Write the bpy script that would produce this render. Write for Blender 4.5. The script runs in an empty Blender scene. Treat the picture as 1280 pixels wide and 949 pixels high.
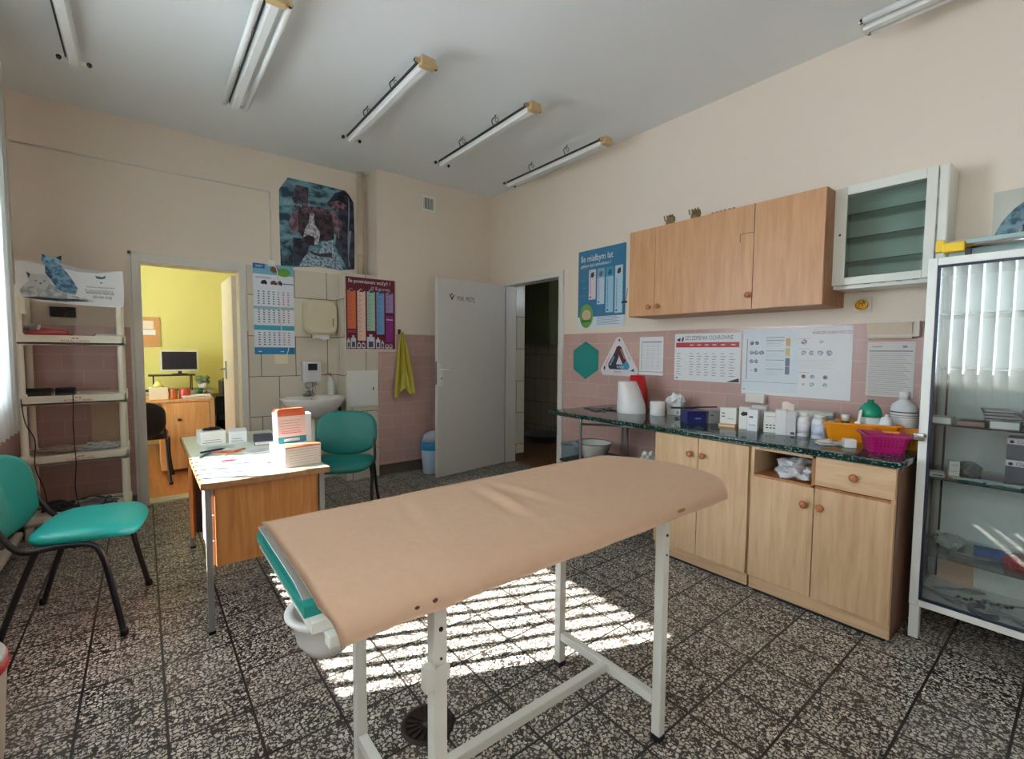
import bpy, bmesh, math, random
from mathutils import Vector, Matrix, noise
R = math.radians
PI = math.pi
SC = bpy.context.scene
COL = SC.collection
random.seed(7)

# ------------------------------------------------------------------ measured camera (1280x949)
IW, IH = 1280, 949
FPX, YAW, PIT, ROL, HC = 582.5, R(38.40), R(3.366), R(.373), 1.29
_f = Vector((math.sin(YAW)*math.cos(PIT), math.cos(YAW)*math.cos(PIT), -math.sin(PIT)))
_r0 = Vector((math.cos(YAW), -math.sin(YAW), 0)); _u0 = _r0.cross(_f)
_r = _r0*math.cos(ROL)+_u0*math.sin(ROL); _u = -_r0*math.sin(ROL)+_u0*math.cos(ROL)
def at(x, y, ax, v):
    d = _f+_r*((x-IW/2)/FPX)-_u*((y-IH/2)/FPX)
    o = Vector((0, 0, HC)); t = (v-o[ax])/d[ax]
    return o+d*t

# room planes
XR, YB, YB2, ZC, XL, YF = 3.30, 4.86, 4.59, 3.109, -0.70, -2.4
XJ = 1.89

# ------------------------------------------------------------------ materials
def lin(c):
    return tuple(((v/255)/12.92 if v/255 <= .04045 else ((v/255+.055)/1.055)**2.4) for v in c)+(1,)
_m = {}
def nodes(name):
    m = bpy.data.materials.new(name); m.use_nodes = True
    nt = m.node_tree; b = nt.nodes['Principled BSDF']
    return m, nt, b
def M(rgb, rough=.5, metal=0, var=.05, scale=12, bump=0, spec=.5, trans=0, name=None):
    key = (tuple(rgb), rough, metal, var, scale, bump, trans)
    if key in _m: return _m[key]
    m, nt, b = nodes(name or 'paint_%d_%d_%d' % tuple(rgb))
    b.inputs['Roughness'].default_value = rough; b.inputs['Metallic'].default_value = metal
    b.inputs['Specular IOR Level'].default_value = spec
    if trans: b.inputs['Transmission Weight'].default_value = trans
    tc = nt.nodes.new('ShaderNodeTexCoord'); nz = nt.nodes.new('ShaderNodeTexNoise')
    nz.inputs['Scale'].default_value = scale; nz.inputs['Detail'].default_value = 3
    nt.links.new(tc.outputs['Object'], nz.inputs['Vector'])
    mx = nt.nodes.new('ShaderNodeMix'); mx.data_type = 'RGBA'
    c = lin(rgb)
    mx.inputs[6].default_value = tuple(min(1, v*(1-var)) for v in c[:3])+(1,)
    mx.inputs[7].default_value = tuple(min(1, v*(1+var)) for v in c[:3])+(1,)
    nt.links.new(nz.outputs['Fac'], mx.inputs[0]); nt.links.new(mx.outputs[2], b.inputs['Base Color'])
    if bump:
        bp = nt.nodes.new('ShaderNodeBump'); bp.inputs['Strength'].default_value = bump; bp.inputs['Distance'].default_value = .01
        nt.links.new(nz.outputs['Fac'], bp.inputs['Height']); nt.links.new(bp.outputs['Normal'], b.inputs['Normal'])
    _m[key] = m; return m
def wood(c1, c2, vertical=True, rough=.42, name='wood', sc=1.0):
    m, nt, b = nodes(name)
    tc = nt.nodes.new('ShaderNodeTexCoord'); mp = nt.nodes.new('ShaderNodeMapping')
    s = (14*sc, 14*sc, 1.1*sc) if vertical else (14*sc, 1.1*sc, 14*sc)
    mp.inputs['Scale'].default_value = s
    nt.links.new(tc.outputs['Object'], mp.inputs['Vector'])
    n1 = nt.nodes.new('ShaderNodeTexNoise'); n1.inputs['Scale'].default_value = 2.2; n1.inputs['Detail'].default_value = 6; n1.inputs['Distortion'].default_value = .6
    nt.links.new(mp.outputs['Vector'], n1.inputs['Vector'])
    n2 = nt.nodes.new('ShaderNodeTexNoise'); n2.inputs['Scale'].default_value = 9; n2.inputs['Detail'].default_value = 2
    nt.links.new(mp.outputs['Vector'], n2.inputs['Vector'])
    ad = nt.nodes.new('ShaderNodeMath'); ad.operation = 'MULTIPLY_ADD'; ad.inputs[1].default_value = .35
    nt.links.new(n2.outputs['Fac'], ad.inputs[0]); nt.links.new(n1.outputs['Fac'], ad.inputs[2])
    cr = nt.nodes.new('ShaderNodeValToRGB'); cr.color_ramp.elements[0].position = .45; cr.color_ramp.elements[1].position = .85
    cr.color_ramp.elements[0].color = lin(c1); cr.color_ramp.elements[1].color = lin(c2)
    nt.links.new(ad.outputs[0], cr.inputs[0]); nt.links.new(cr.outputs[0], b.inputs['Base Color'])
    b.inputs['Roughness'].default_value = rough
    return m
def INK(c1, c2, scale=20, det=4, lo=.42, hi=.58, st=(1, 1, 1)):
    m, nt, b = nodes('print_ink'); N = nt.nodes.new; L = nt.links.new
    tc = N('ShaderNodeTexCoord'); mp = N('ShaderNodeMapping'); mp.inputs['Scale'].default_value = st; nz = N('ShaderNodeTexNoise'); nz.inputs['Scale'].default_value = scale; nz.inputs['Detail'].default_value = det
    cr = N('ShaderNodeValToRGB'); cr.color_ramp.elements[0].position = lo; cr.color_ramp.elements[1].position = hi; cr.color_ramp.elements[0].color = lin(c1); cr.color_ramp.elements[1].color = lin(c2)
    L(tc.outputs['Object'], mp.inputs[0]); L(mp.outputs[0], nz.inputs['Vector']); L(nz.outputs['Fac'], cr.inputs[0]); L(cr.outputs[0], b.inputs['Base Color']); b.inputs['Roughness'].default_value = .35
    return m
def glass(tint=(235, 245, 242), refl=1.0, name='clear_glass', ior=1.5):
    m = bpy.data.materials.new(name); m.use_nodes = True; nt = m.node_tree; nt.nodes.clear()
    o = nt.nodes.new('ShaderNodeOutputMaterial'); t = nt.nodes.new('ShaderNodeBsdfTransparent'); g = nt.nodes.new('ShaderNodeBsdfGlossy')
    g.inputs['Roughness'].default_value = .02; t.inputs['Color'].default_value = lin(tint)
    fr = nt.nodes.new('ShaderNodeFresnel'); fr.inputs['IOR'].default_value = ior
    mu = nt.nodes.new('ShaderNodeMath'); mu.operation = 'MULTIPLY'; mu.inputs[1].default_value = refl; mu.use_clamp = True
    mx = nt.nodes.new('ShaderNodeMixShader')
    nt.links.new(fr.outputs[0], mu.inputs[0]); nt.links.new(mu.outputs[0], mx.inputs[0])
    nt.links.new(t.outputs[0], mx.inputs[1]); nt.links.new(g.outputs[0], mx.inputs[2]); nt.links.new(mx.outputs[0], o.inputs['Surface'])
    return m
def sheer(rgb, tr=.5, al=0.0, name='translucent'):
    m = bpy.data.materials.new(name); m.use_nodes = True; nt = m.node_tree; nt.nodes.clear()
    o = nt.nodes.new('ShaderNodeOutputMaterial'); d = nt.nodes.new('ShaderNodeBsdfDiffuse'); t = nt.nodes.new('ShaderNodeBsdfTranslucent')
    d.inputs['Color'].default_value = lin(rgb); t.inputs['Color'].default_value = lin(rgb)
    mx = nt.nodes.new('ShaderNodeMixShader'); mx.inputs[0].default_value = tr
    nt.links.new(d.outputs[0], mx.inputs[1]); nt.links.new(t.outputs[0], mx.inputs[2])
    last = mx
    if al:
        tp = nt.nodes.new('ShaderNodeBsdfTransparent'); m2 = nt.nodes.new('ShaderNodeMixShader'); m2.inputs[0].default_value = al
        nt.links.new(mx.outputs[0], m2.inputs[1]); nt.links.new(tp.outputs[0], m2.inputs[2]); last = m2
    nt.links.new(last.outputs[0], o.inputs['Surface']); return m

def wall_mat(axis, tile_top=1.47, upper=(228, 215, 200), tile=(197, 163, 156), grout=(214, 190, 184), tw=.24, th=.125, name='wall_paint'):
    """cream paint above a tiled dado with a dark painted foot"""
    m, nt, b = nodes(name); N = nt.nodes.new; L = nt.links.new
    tc = N('ShaderNodeTexCoord'); sp = N('ShaderNodeSeparateXYZ'); L(tc.outputs['Object'], sp.inputs[0])
    cb = N('ShaderNodeCombineXYZ'); L(sp.outputs[axis], cb.inputs[0]); L(sp.outputs['Z'], cb.inputs[1])
    br = N('ShaderNodeTexBrick'); L(cb.outputs[0], br.inputs['Vector'])
    br.offset = .5; br.inputs['Scale'].default_value = 1; br.inputs['Brick Width'].default_value = tw; br.inputs['Row Height'].default_value = th
    br.inputs['Mortar Size'].default_value = .0014; br.inputs['Mortar Smooth'].default_value = .1; br.inputs['Bias'].default_value = 0
    br.inputs['Color1'].default_value = lin(tile); br.inputs['Color2'].default_value = lin(tuple(int(v*.965) for v in tile)); br.inputs['Mortar'].default_value = lin(grout)
    nz = N('ShaderNodeTexNoise'); nz.inputs['Scale'].default_value = 1.3; nz.inputs['Detail'].default_value = 4; L(tc.outputs['Object'], nz.inputs['Vector'])
    up = N('ShaderNodeMix'); up.data_type = 'RGBA'; up.inputs[6].default_value = lin(tuple(int(v*.975) for v in upper)); up.inputs[7].default_value = lin(upper)
    L(nz.outputs['Fac'], up.inputs[0])
    gt = N('ShaderNodeMath'); gt.operation = 'GREATER_THAN'; gt.inputs[1].default_value = tile_top; L(sp.outputs['Z'], gt.inputs[0])
    mx = N('ShaderNodeMix'); mx.data_type = 'RGBA'; L(gt.outputs[0], mx.inputs[0]); L(br.outputs['Color'], mx.inputs[6]); L(up.outputs[2], mx.inputs[7])
    L(mx.outputs[2], b.inputs['Base Color'])
    ro = N('ShaderNodeMix'); ro.data_type = 'FLOAT'; ro.inputs[2].default_value = .22; ro.inputs[3].default_value = .7; L(gt.outputs[0], ro.inputs[0]); L(ro.outputs[0], b.inputs['Roughness'])
    return m
def bigtile_mat(axis, off, tile=(214, 206, 190), grout=(70, 62, 54), name='pale_wall_tiles'):
    m, nt, b = nodes(name); N = nt.nodes.new; L = nt.links.new
    tc = N('ShaderNodeTexCoord'); sp = N('ShaderNodeSeparateXYZ'); L(tc.outputs['Object'], sp.inputs[0])
    cb = N('ShaderNodeCombineXYZ'); L(sp.outputs[axis], cb.inputs[0]); L(sp.outputs['Z'], cb.inputs[1])
    mp = N('ShaderNodeMapping'); mp.inputs['Location'].default_value = (-off[0], -off[1], 0); L(cb.outputs[0], mp.inputs['Vector'])
    br = N('ShaderNodeTexBrick'); L(mp.outputs[0], br.inputs['Vector']); br.offset = .5; br.inputs['Scale'].default_value = 1
    br.inputs['Brick Width'].default_value = .30; br.inputs['Row Height'].default_value = .376; br.inputs['Mortar Size'].default_value = .003; br.inputs['Mortar Smooth'].default_value = .2
    br.inputs['Color1'].default_value = lin(tile); br.inputs['Color2'].default_value = lin(tuple(int(v*.96) for v in tile)); br.inputs['Mortar'].default_value = lin(grout)
    L(br.outputs['Color'], b.inputs['Base Color']); b.inputs['Roughness'].default_value = .25
    return m
def floor_mat():
    m, nt, b = nodes('terrazzo_tiles'); N = nt.nodes.new; L = nt.links.new
    tc = N('ShaderNodeTexCoord'); mp = N('ShaderNodeMapping'); mp.inputs['Location'].default_value = (-.027, -.367, 0); L(tc.outputs['Object'], mp.inputs['Vector'])
    T = .2447
    sc = N('ShaderNodeVectorMath'); sc.operation = 'SCALE'; sc.inputs['Scale'].default_value = 1/T; L(mp.outputs[0], sc.inputs[0])
    fl = N('ShaderNodeVectorMath'); fl.operation = 'FLOOR'; L(sc.outputs[0], fl.inputs[0])
    fr = N('ShaderNodeVectorMath'); fr.operation = 'FRACTION'; L(sc.outputs[0], fr.inputs[0])
    sx = N('ShaderNodeSeparateXYZ'); L(fr.outputs[0], sx.inputs[0])
    def edge(o):
        a = N('ShaderNodeMath'); a.operation = 'SUBTRACT'; a.inputs[1].default_value = .5; L(o, a.inputs[0])
        c = N('ShaderNodeMath'); c.operation = 'ABSOLUTE'; L(a.outputs[0], c.inputs[0]); return c.outputs[0]
    mxm = N('ShaderNodeMath'); mxm.operation = 'MAXIMUM'; L(edge(sx.outputs[0]), mxm.inputs[0]); L(edge(sx.outputs[1]), mxm.inputs[1])
    jt = N('ShaderNodeMapRange'); jt.inputs['From Min'].default_value = .478; jt.inputs['From Max'].default_value = .486; L(mxm.outputs[0], jt.inputs['Value'])
    wn = N('ShaderNodeTexWhiteNoise'); wn.noise_dimensions = '2D'; L(fl.outputs[0], wn.inputs['Vector'])
    # chips: warped voronoi, offset per tile so that the pattern breaks at joints
    ofs = N('ShaderNodeVectorMath'); ofs.operation = 'MULTIPLY_ADD'; ofs.inputs[1].default_value = (7.3, 5.1, 0); L(wn.outputs['Color'], ofs.inputs[0]); L(tc.outputs['Object'], ofs.inputs[2])
    wz = N('ShaderNodeTexNoise'); wz.inputs['Scale'].default_value = 75; L(tc.outputs['Object'], wz.inputs['Vector'])
    wv = N('ShaderNodeVectorMath'); wv.operation = 'MULTIPLY_ADD'; wv.inputs[1].default_value = (.016, .016, 0); L(wz.outputs['Color'], wv.inputs[0]); L(ofs.outputs[0], wv.inputs[2])
    def chips(scale, lo, hi, thr):
        v = N('ShaderNodeTexVoronoi'); v.voronoi_dimensions = '2D'; v.feature = 'DISTANCE_TO_EDGE'; v.inputs['Scale'].default_value = scale; L(wv.outputs[0], v.inputs['Vector'])
        c = N('ShaderNodeTexVoronoi'); c.voronoi_dimensions = '2D'; c.inputs['Scale'].default_value = scale; L(wv.outputs[0], c.inputs['Vector'])
        e = N('ShaderNodeMapRange'); e.inputs['From Min'].default_value = lo; e.inputs['From Max'].default_value = hi; L(v.outputs['Distance'], e.inputs['Value'])
        s = N('ShaderNodeSeparateColor'); L(c.outputs['Color'], s.inputs[0])
        g = N('ShaderNodeMath'); g.operation = 'GREATER_THAN'; g.inputs[1].default_value = thr; L(s.outputs[0], g.inputs[0])
        p = N('ShaderNodeMath'); p.operation = 'MULTIPLY'; L(e.outputs[0], p.inputs[0]); L(g.outputs[0], p.inputs[1])
        return p.outputs[0], s.outputs[1]
    a, ca = chips(58, .17, .24, .26); a2, c2 = chips(125, .16, .24, .50)
    mm = N('ShaderNodeMath'); mm.operation = 'MAXIMUM'; L(a, mm.inputs[0]); L(a2, mm.inputs[1])
    ccol = N('ShaderNodeMix'); ccol.data_type = 'RGBA'; ccol.inputs[6].default_value = lin((176, 170, 158)); ccol.inputs[7].default_value = lin((226, 222, 212)); L(ca, ccol.inputs[0])
    gcol = N('ShaderNodeMix'); gcol.data_type = 'RGBA'; gcol.inputs[6].default_value = lin((44, 39, 36)); gcol.inputs[7].default_value = lin((80, 72, 65)); L(wn.outputs['Value'], gcol.inputs[0])
    m1 = N('ShaderNodeMix'); m1.data_type = 'RGBA'; L(mm.outputs[0], m1.inputs[0]); L(gcol.outputs[2], m1.inputs[6]); L(ccol.outputs[2], m1.inputs[7])
    m2 = N('ShaderNodeMix'); m2.data_type = 'RGBA'; L(jt.outputs[0], m2.inputs[0]); L(m1.outputs[2], m2.inputs[6]); m2.inputs[7].default_value = lin((34, 30, 28))
    L(m2.outputs[2], b.inputs['Base Color'])
    rz = N('ShaderNodeTexNoise'); rz.inputs['Scale'].default_value = 5; L(tc.outputs['Object'], rz.inputs['Vector'])
    rr = N('ShaderNodeMapRange'); rr.inputs['To Min'].default_value = .28; rr.inputs['To Max'].default_value = .5; L(rz.outputs['Fac'], rr.inputs['Value']); L(rr.outputs[0], b.inputs['Roughness'])
    return m
def speckle(c1, c2, c3, scale=160, rough=.2, name='speckled_laminate'):
    m, nt, b = nodes(name); N = nt.nodes.new; L = nt.links.new
    tc = N('ShaderNodeTexCoord'); v = N('ShaderNodeTexVoronoi'); v.inputs['Scale'].default_value = scale; L(tc.outputs['Object'], v.inputs['Vector'])
    cr = N('ShaderNodeValToRGB'); cr.color_ramp.interpolation = 'CONSTANT'; cr.color_ramp.elements[0].color = lin(c1)
    cr.color_ramp.elements[1].position = .62; cr.color_ramp.elements[1].color = lin(c2); e = cr.color_ramp.elements.new(.88); e.color = lin(c3)
    s = N('ShaderNodeSeparateColor'); L(v.outputs['Color'], s.inputs[0]); L(s.outputs[0], cr.inputs[0]); L(cr.outputs[0], b.inputs['Base Color'])
    b.inputs['Roughness'].default_value = rough; return m

WHITE = M((226, 226, 220), .45); PAPER = M((228, 230, 232), .8, var=.02); GLOSSW = M((232, 232, 228), .18)
METALW = M((222, 224, 218), .3, var=.03); CREAM = M((226, 216, 188), .4); IVORY = M((212, 200, 172), .35)
BLACK = M((22, 22, 24), .4); DARK = M((38, 38, 42), .5); CHROME = M((205, 205, 208), .18, 1.0); STEEL = M((150, 152, 156), .35, 1.0)
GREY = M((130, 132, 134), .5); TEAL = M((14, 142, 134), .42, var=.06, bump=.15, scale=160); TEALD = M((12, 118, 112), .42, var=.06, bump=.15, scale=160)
WOODL = wood((190, 155, 118), (210, 180, 144), name='beech_laminate'); WOODH = wood((190, 155, 118), (210, 180, 144), False, name='beech_laminate_flat')
WOODU = wood((182, 132, 90), (200, 152, 108), name='oak_laminate')
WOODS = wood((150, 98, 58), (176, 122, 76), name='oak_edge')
WOODD = wood((176, 110, 52), (204, 140, 76), name='desk_veneer'); WOODO = wood((206, 146, 84), (226, 172, 108), name='office_pine')
KNOB = M((176, 108, 66), .3); GLASS = glass((250, 253, 252), 1.8); PANE = glass((250, 250, 250), .6, 'window_glass')
SHELFGLASS = glass((246, 252, 250), .9, 'green_shelf_glass')
BROWN = M((202, 168, 142), .75, var=.06, scale=35, bump=.12, name='kraft_paper')
CLEARPL = sheer((215, 220, 225), .4, .35, 'milky_film'); MILK = sheer((240, 242, 243), .12, 0, 'milky_plastic')

# ------------------------------------------------------------------ mesh builder
class G:
    def __init__(s): s.bm = bmesh.new(); s.mats = []
    def mi(s, m):
        if m not in s.mats: s.mats.append(m)
        return s.mats.index(m)
    def add(s, vs, fs, mat, smooth=False, X=None):
        i = s.mi(mat); bv = [s.bm.verts.new((X @ Vector(v)) if X is not None else Vector(v)) for v in vs]
        for f in fs:
            try:
                q = s.bm.faces.new([bv[k] for k in f]); q.material_index = i; q.smooth = smooth
            except ValueError: pass
        return s
    def bx(s, x0, x1, y0, y1, z0, z1, mat, bev=0, X=None, seg=2):
        t = bmesh.new(); bmesh.ops.create_cube(t, size=1)
        for v in t.verts: v.co = Vector(((x0+x1)/2+v.co.x*(x1-x0), (y0+y1)/2+v.co.y*(y1-y0), (z0+z1)/2+v.co.z*(z1-z0)))
        if bev: bmesh.ops.bevel(t, geom=t.edges[:], offset=bev, segments=seg, profile=.6, affect='EDGES')
        t.verts.index_update()
        s.add([v.co.copy() for v in t.verts], [[v.index for v in f.verts] for f in t.faces], mat, bool(bev) and seg > 2, X); t.free(); return s
    def lathe(s, prof, c, mat, seg=24, X=None, smooth=True, sx=1, sy=1):
        vs = []; fs = []; n = len(prof)
        for (r, z) in prof:
            for k in range(seg):
                a = 2*PI*k/seg; vs.append((c[0]+r*math.cos(a)*sx, c[1]+r*math.sin(a)*sy, c[2]+z))
        for i in range(n-1):
            for k in range(seg):
                k2 = (k+1) % seg; fs.append((i*seg+k, i*seg+k2, (i+1)*seg+k2, (i+1)*seg+k))
        if prof[0][0] > 1e-5: fs.append(tuple(range(seg))[::-1])
        if prof[-1][0] > 1e-5: fs.append(tuple((n-1)*seg+k for k in range(seg)))
        return s.add(vs, fs, mat, smooth, X)
    def tube(s, pts, r, mat, seg=8, X=None, closed=False):
        P = [Vector(p) for p in pts]; n = len(P); vs = []; fs = []; up = None
        for i, p in enumerate(P):
            a = P[i-1] if (i or closed) else p; c = P[(i+1) % n] if (i < n-1 or closed) else p
            t = (c-a).normalized()
            if up is None: up = t.orthogonal().normalized()
            up = (up-t*up.dot(t)); up = up.normalized() if up.length > 1e-6 else t.orthogonal().normalized()
            w = t.cross(up); rr = r[i] if isinstance(r, (list, tuple)) else r
            for k in range(seg):
                q = 2*PI*k/seg; vs.append(p+up*(rr*math.cos(q))+w*(rr*math.sin(q)))
        m = n if closed else n-1
        for i in range(m):
            j = (i+1) % n
            for k in range(seg):
                k2 = (k+1) % seg; fs.append((i*seg+k, i*seg+k2, j*seg+k2, j*seg+k))
        if not closed: fs += [tuple(range(seg))[::-1], tuple((n-1)*seg+k for k in range(seg))]
        return s.add(vs, fs, mat, True, X)
    def cyl(s, a, b, r, mat, seg=16, X=None): return s.tube([a, b], r, mat, seg, X)
    def prism(s, poly, d0, d1, mat, axis='y', X=None):
        n = len(poly)
        f = {'y': lambda p, d: (p[0], d, p[1]), 'x': lambda p, d: (d, p[0], p[1]), 'z': lambda p, d: (p[0], p[1], d)}[axis]
        vs = [f(p, d0) for p in poly]+[f(p, d1) for p in poly]
        fs = [tuple(range(n)), tuple(range(n, 2*n))[::-1]]+[(i, (i+1) % n, (i+1) % n+n, i+n) for i in range(n)]
        return s.add(vs, fs, mat, False, X)
    def grid(s, fn, nu, nv, mat, th=0, X=None):
        P = [[Vector(fn(i/nu, j/nv)) for j in range(nv+1)] for i in range(nu+1)]
        vs = [p for r_ in P for p in r_]; idx = lambda i, j: i*(nv+1)+j
        fs = [(idx(i, j), idx(i+1, j), idx(i+1, j+1), idx(i, j+1)) for i in range(nu) for j in range(nv)]
        if th:
            N = len(vs); nv_ = []
            for i in range(nu+1):
                for j in range(nv+1):
                    a = P[min(i+1, nu)][j]-P[max(i-1, 0)][j]; b = P[i][min(j+1, nv)]-P[i][max(j-1, 0)]
                    c = a.cross(b); c = c.normalized() if c.length > 1e-9 else Vector((0, 0, 1)); nv_.append(P[i][j]-c*th)
            vs += nv_; fs += [tuple(k+N for k in f)[::-1] for f in fs[:]]
            ring = [idx(i, 0) for i in range(nu+1)]+[idx(nu, j) for j in range(1, nv+1)]+[idx(i, nv) for i in range(nu-1, -1, -1)]+[idx(0, j) for j in range(nv-1, 0, -1)]
            for k in range(len(ring)):
                a, b = ring[k], ring[(k+1) % len(ring)]; fs.append((a, b, b+N, a+N))
        return s.add(vs, fs, mat, True, X)
    def blob(s, c, size, seed, mat, amp=.35, sub=3, freq=2.2, smooth=False, X=None, flat=True):
        t = bmesh.new(); bmesh.ops.create_icosphere(t, subdivisions=sub, radius=1)
        for v in t.verts:
            d = 1+amp*noise.noise(v.co*freq+Vector((seed*3.7, seed, 0)))+amp*.5*noise.noise(v.co*freq*2.7+Vector((seed, seed*2, 1)))
            p = v.co*d
            if flat: p.z = max(p.z, -.55)
            v.co = Vector((c[0]+p.x*size[0], c[1]+p.y*size[1], c[2]+(p.z+(.55 if flat else 0))*size[2]))
        t.verts.index_update(); s.add([v.co.copy() for v in t.verts], [[v.index for v in f.verts] for f in t.faces], mat, smooth, X); t.free(); return s
    # flat print on a local x-z plane facing local -y at depth d
    def rect(s, x0, x1, z0, z1, d, mat, X=None): return s.add([(x0, -d, z0), (x1, -d, z0), (x1, -d, z1), (x0, -d, z1)], [(0, 1, 2, 3)], mat, X=X)
    def poly(s, pts, d, mat, X=None): return s.add([(p[0], -d, p[1]) for p in pts], [tuple(range(len(pts)))], mat, X=X)
    def disc(s, cx, cz, r, d, mat, rz=None, n=20, X=None): return s.poly([(cx+r*math.cos(2*PI*k/n), cz+(rz or r)*math.sin(2*PI*k/n)) for k in range(n)], d, mat, X)
    def txt(s, t, x, z, size, d, mat, align='LEFT', w=1.0, X=None, rot=0):
        c = bpy.data.curves.new('writing', 'FONT'); c.body = t; c.size = size; c.align_x = align; c.resolution_u = 2
        o = bpy.data.objects.new('writing', c); me = bpy.data.meshes.new_from_object(o)
        ca, sa = math.cos(rot), math.sin(rot)
        vs = [(x+ca*v.co.x*w-sa*v.co.y, -d, z+sa*v.co.x*w+ca*v.co.y) for v in me.vertices]
        s.add(vs, [tuple(p.vertices) for p in me.polygons], mat, X=X)
        bpy.data.objects.remove(o); bpy.data.meshes.remove(me); bpy.data.curves.remove(c); return s
    def build(s, name, parent=None, loc=(0, 0, 0), rot=(0, 0, 0)):
        bmesh.ops.recalc_face_normals(s.bm, faces=[f for f in s.bm.faces if len(f.verts) < 5 or True][:0])
        me = bpy.data.meshes.new(name); s.bm.to_mesh(me); s.bm.free()
        for m in s.mats: me.materials.append(m)
        o = bpy.data.objects.new(name, me); COL.objects.link(o); o.location = loc; o.rotation_euler = rot
        if parent is not None: o.parent = parent
        return o
def tag(o, label, cat, group=None):
    o['label'] = label; o['category'] = cat
    if group: o['group'] = group
    return o
def thing(name, label, cat, loc=(0, 0, 0), rz=0, group=None):
    o = bpy.data.objects.new(name, None); o.empty_display_size = .1; COL.objects.link(o); o.location = loc; o.rotation_euler = (0, 0, rz)
    return tag(o, label, cat, group)
def struct(g, name, parent=None, loc=(0, 0, 0), rot=(0, 0, 0)):
    o = g.build(name, parent, loc, rot)
    if parent is None: o['kind'] = 'structure'
    return o
def copytree(o, parent=None):
    c = o.copy(); COL.objects.link(c)
    if parent: c.parent = parent
    for ch in list(o.children): copytree(ch, c)
    return c
def smooth_path(P, n=6, closed=False):
    P = [Vector(p) for p in P]; out = []; m = len(P)
    for i in range(m-1 if not closed else m):
        p0 = P[max(i-1, 0)] if not closed else P[i-1]; p1 = P[i]; p2 = P[(i+1) % m]; p3 = P[min(i+2, m-1)] if not closed else P[(i+2) % m]
        for k in range(n):
            t = k/n; out.append(.5*((2*p1)+(-p0+p2)*t+(2*p0-5*p1+4*p2-p3)*t*t+(-p0+3*p1-3*p2+p3)*t**3))
    if not closed: out.append(P[-1])
    return out
RW = -PI/2      # rotation of things mounted on the right wall: local x = towards the camera side, local -y = into the room

# ================================================================== SETTING
FLOOR = floor_mat()
g = G(); g.bx(XL-.4, XR+.12, YF-.1, YB+.15, -.12, 0, FLOOR); struct(g, 'floor')
CEIL = M((226, 230, 232), .85, var=.03, scale=1.2, name='ceiling_paint')
g = G(); g.bx(XL-.4, XR+.12, YF-.1, YB+.15, ZC, ZC+.15, CEIL); struct(g, 'ceiling')
WX = wall_mat('X', name='back_wall_finish'); WY = wall_mat('Y', name='side_wall_finish')
# back wall, left plane with the office doorway
DX0, DX1, DZ = -.04, .75, 2.055
g = G()
g.bx(XL-.4, DX0+.02, YB, YB+.15, 0, ZC, WX).bx(DX1-.02, XJ, YB, YB+.15, 0, ZC, WX).bx(DX0+.02, DX1-.02, YB, YB+.15, DZ-.03, ZC, WX)
struct(g, 'wall_back')
g = G(); g.bx(XJ, XR+.12, YB2, YB+.15, 0, ZC, WX); struct(g, 'wall_back_projection')
# right wall with the washroom doorway (Y 3.40-4.28)
g = G(); g.bx(XR, XR+.12, YF-.1, 3.38, 0, ZC, WY).bx(XR, XR+.12, 4.30, YB2+.001, 0, ZC, WY).bx(XR, XR+.12, 3.38, 4.30, 2.05, ZC, WY)
struct(g, 'wall_right')
# left wall, 0.4 m thick, three windows
wins = [(2.22, 3.62), (-.05, 1.25), (-2.05, -.75)]
SIL, HEAD = 1.04, 2.53
g = G(); ys = [YF-.1]
for a, b_ in sorted(wins): ys += [a, b_]
ys.append(YB+.02)
for i in range(0, len(ys), 2): g.bx(XL-.4, XL, ys[i], ys[i+1], 0, ZC, WY)
for a, b_ in wins: g.bx(XL-.4, XL, a, b_, 0, SIL, WY).bx(XL-.4, XL, a, b_, HEAD, ZC, WY)
struct(g, 'wall_left')
g = G(); g.bx(XL-.4, XR+.12, YF-.15, YF, 0, ZC, WX); struct(g, 'wall_front')
SK = M((92, 88, 78), .5, var=.12, scale=8)
g = G(); g.bx(XL, DX0-.03, YB-.012, YB, 0, .10, SK); struct(g, 'baseboard_back')
g = G(); g.bx(XJ+.0, XR-.002, YB2-.012, YB2, 0, .11, SK); struct(g, 'baseboard_projection')
g = G(); g.bx(XR-.012, XR, YF, 3.33, 0, .10, SK); struct(g, 'baseboard_right')
g = G(); g.bx(XL, XL+.012, YF, YB-.02, 0, .10, SK); struct(g, 'baseboard_left')
# pale tiles round the washbasin
BT = bigtile_mat('X', (.985-.27, .296)); BTY = bigtile_mat('Y', (.1, .296))
g = G(); g.bx(.765, XJ-.002, YB-.014, YB-.0005, 0, 2.065, BT); struct(g, 'wall_tiling_back')
g = G(); g.bx(XJ-.012, XJ-.0005, YB2+.0, YB-.015, 0, 2.05, BTY); struct(g, 'wall_tiling_return')
SHX = 1.555
g = G(); g.bx(SHX, XJ-.0125, YB2+.002, YB-.0145, 0, 2.05, bigtile_mat('X', (1.555-.24, .31), name='shaft_tiles')); struct(g, 'wall_pipe_boxing')
g = G(); g.bx(SHX-.002, SHX, YB2+.003, YB-.015, 0, 2.05, BTY); struct(g, 'wall_pipe_boxing_side')
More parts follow.
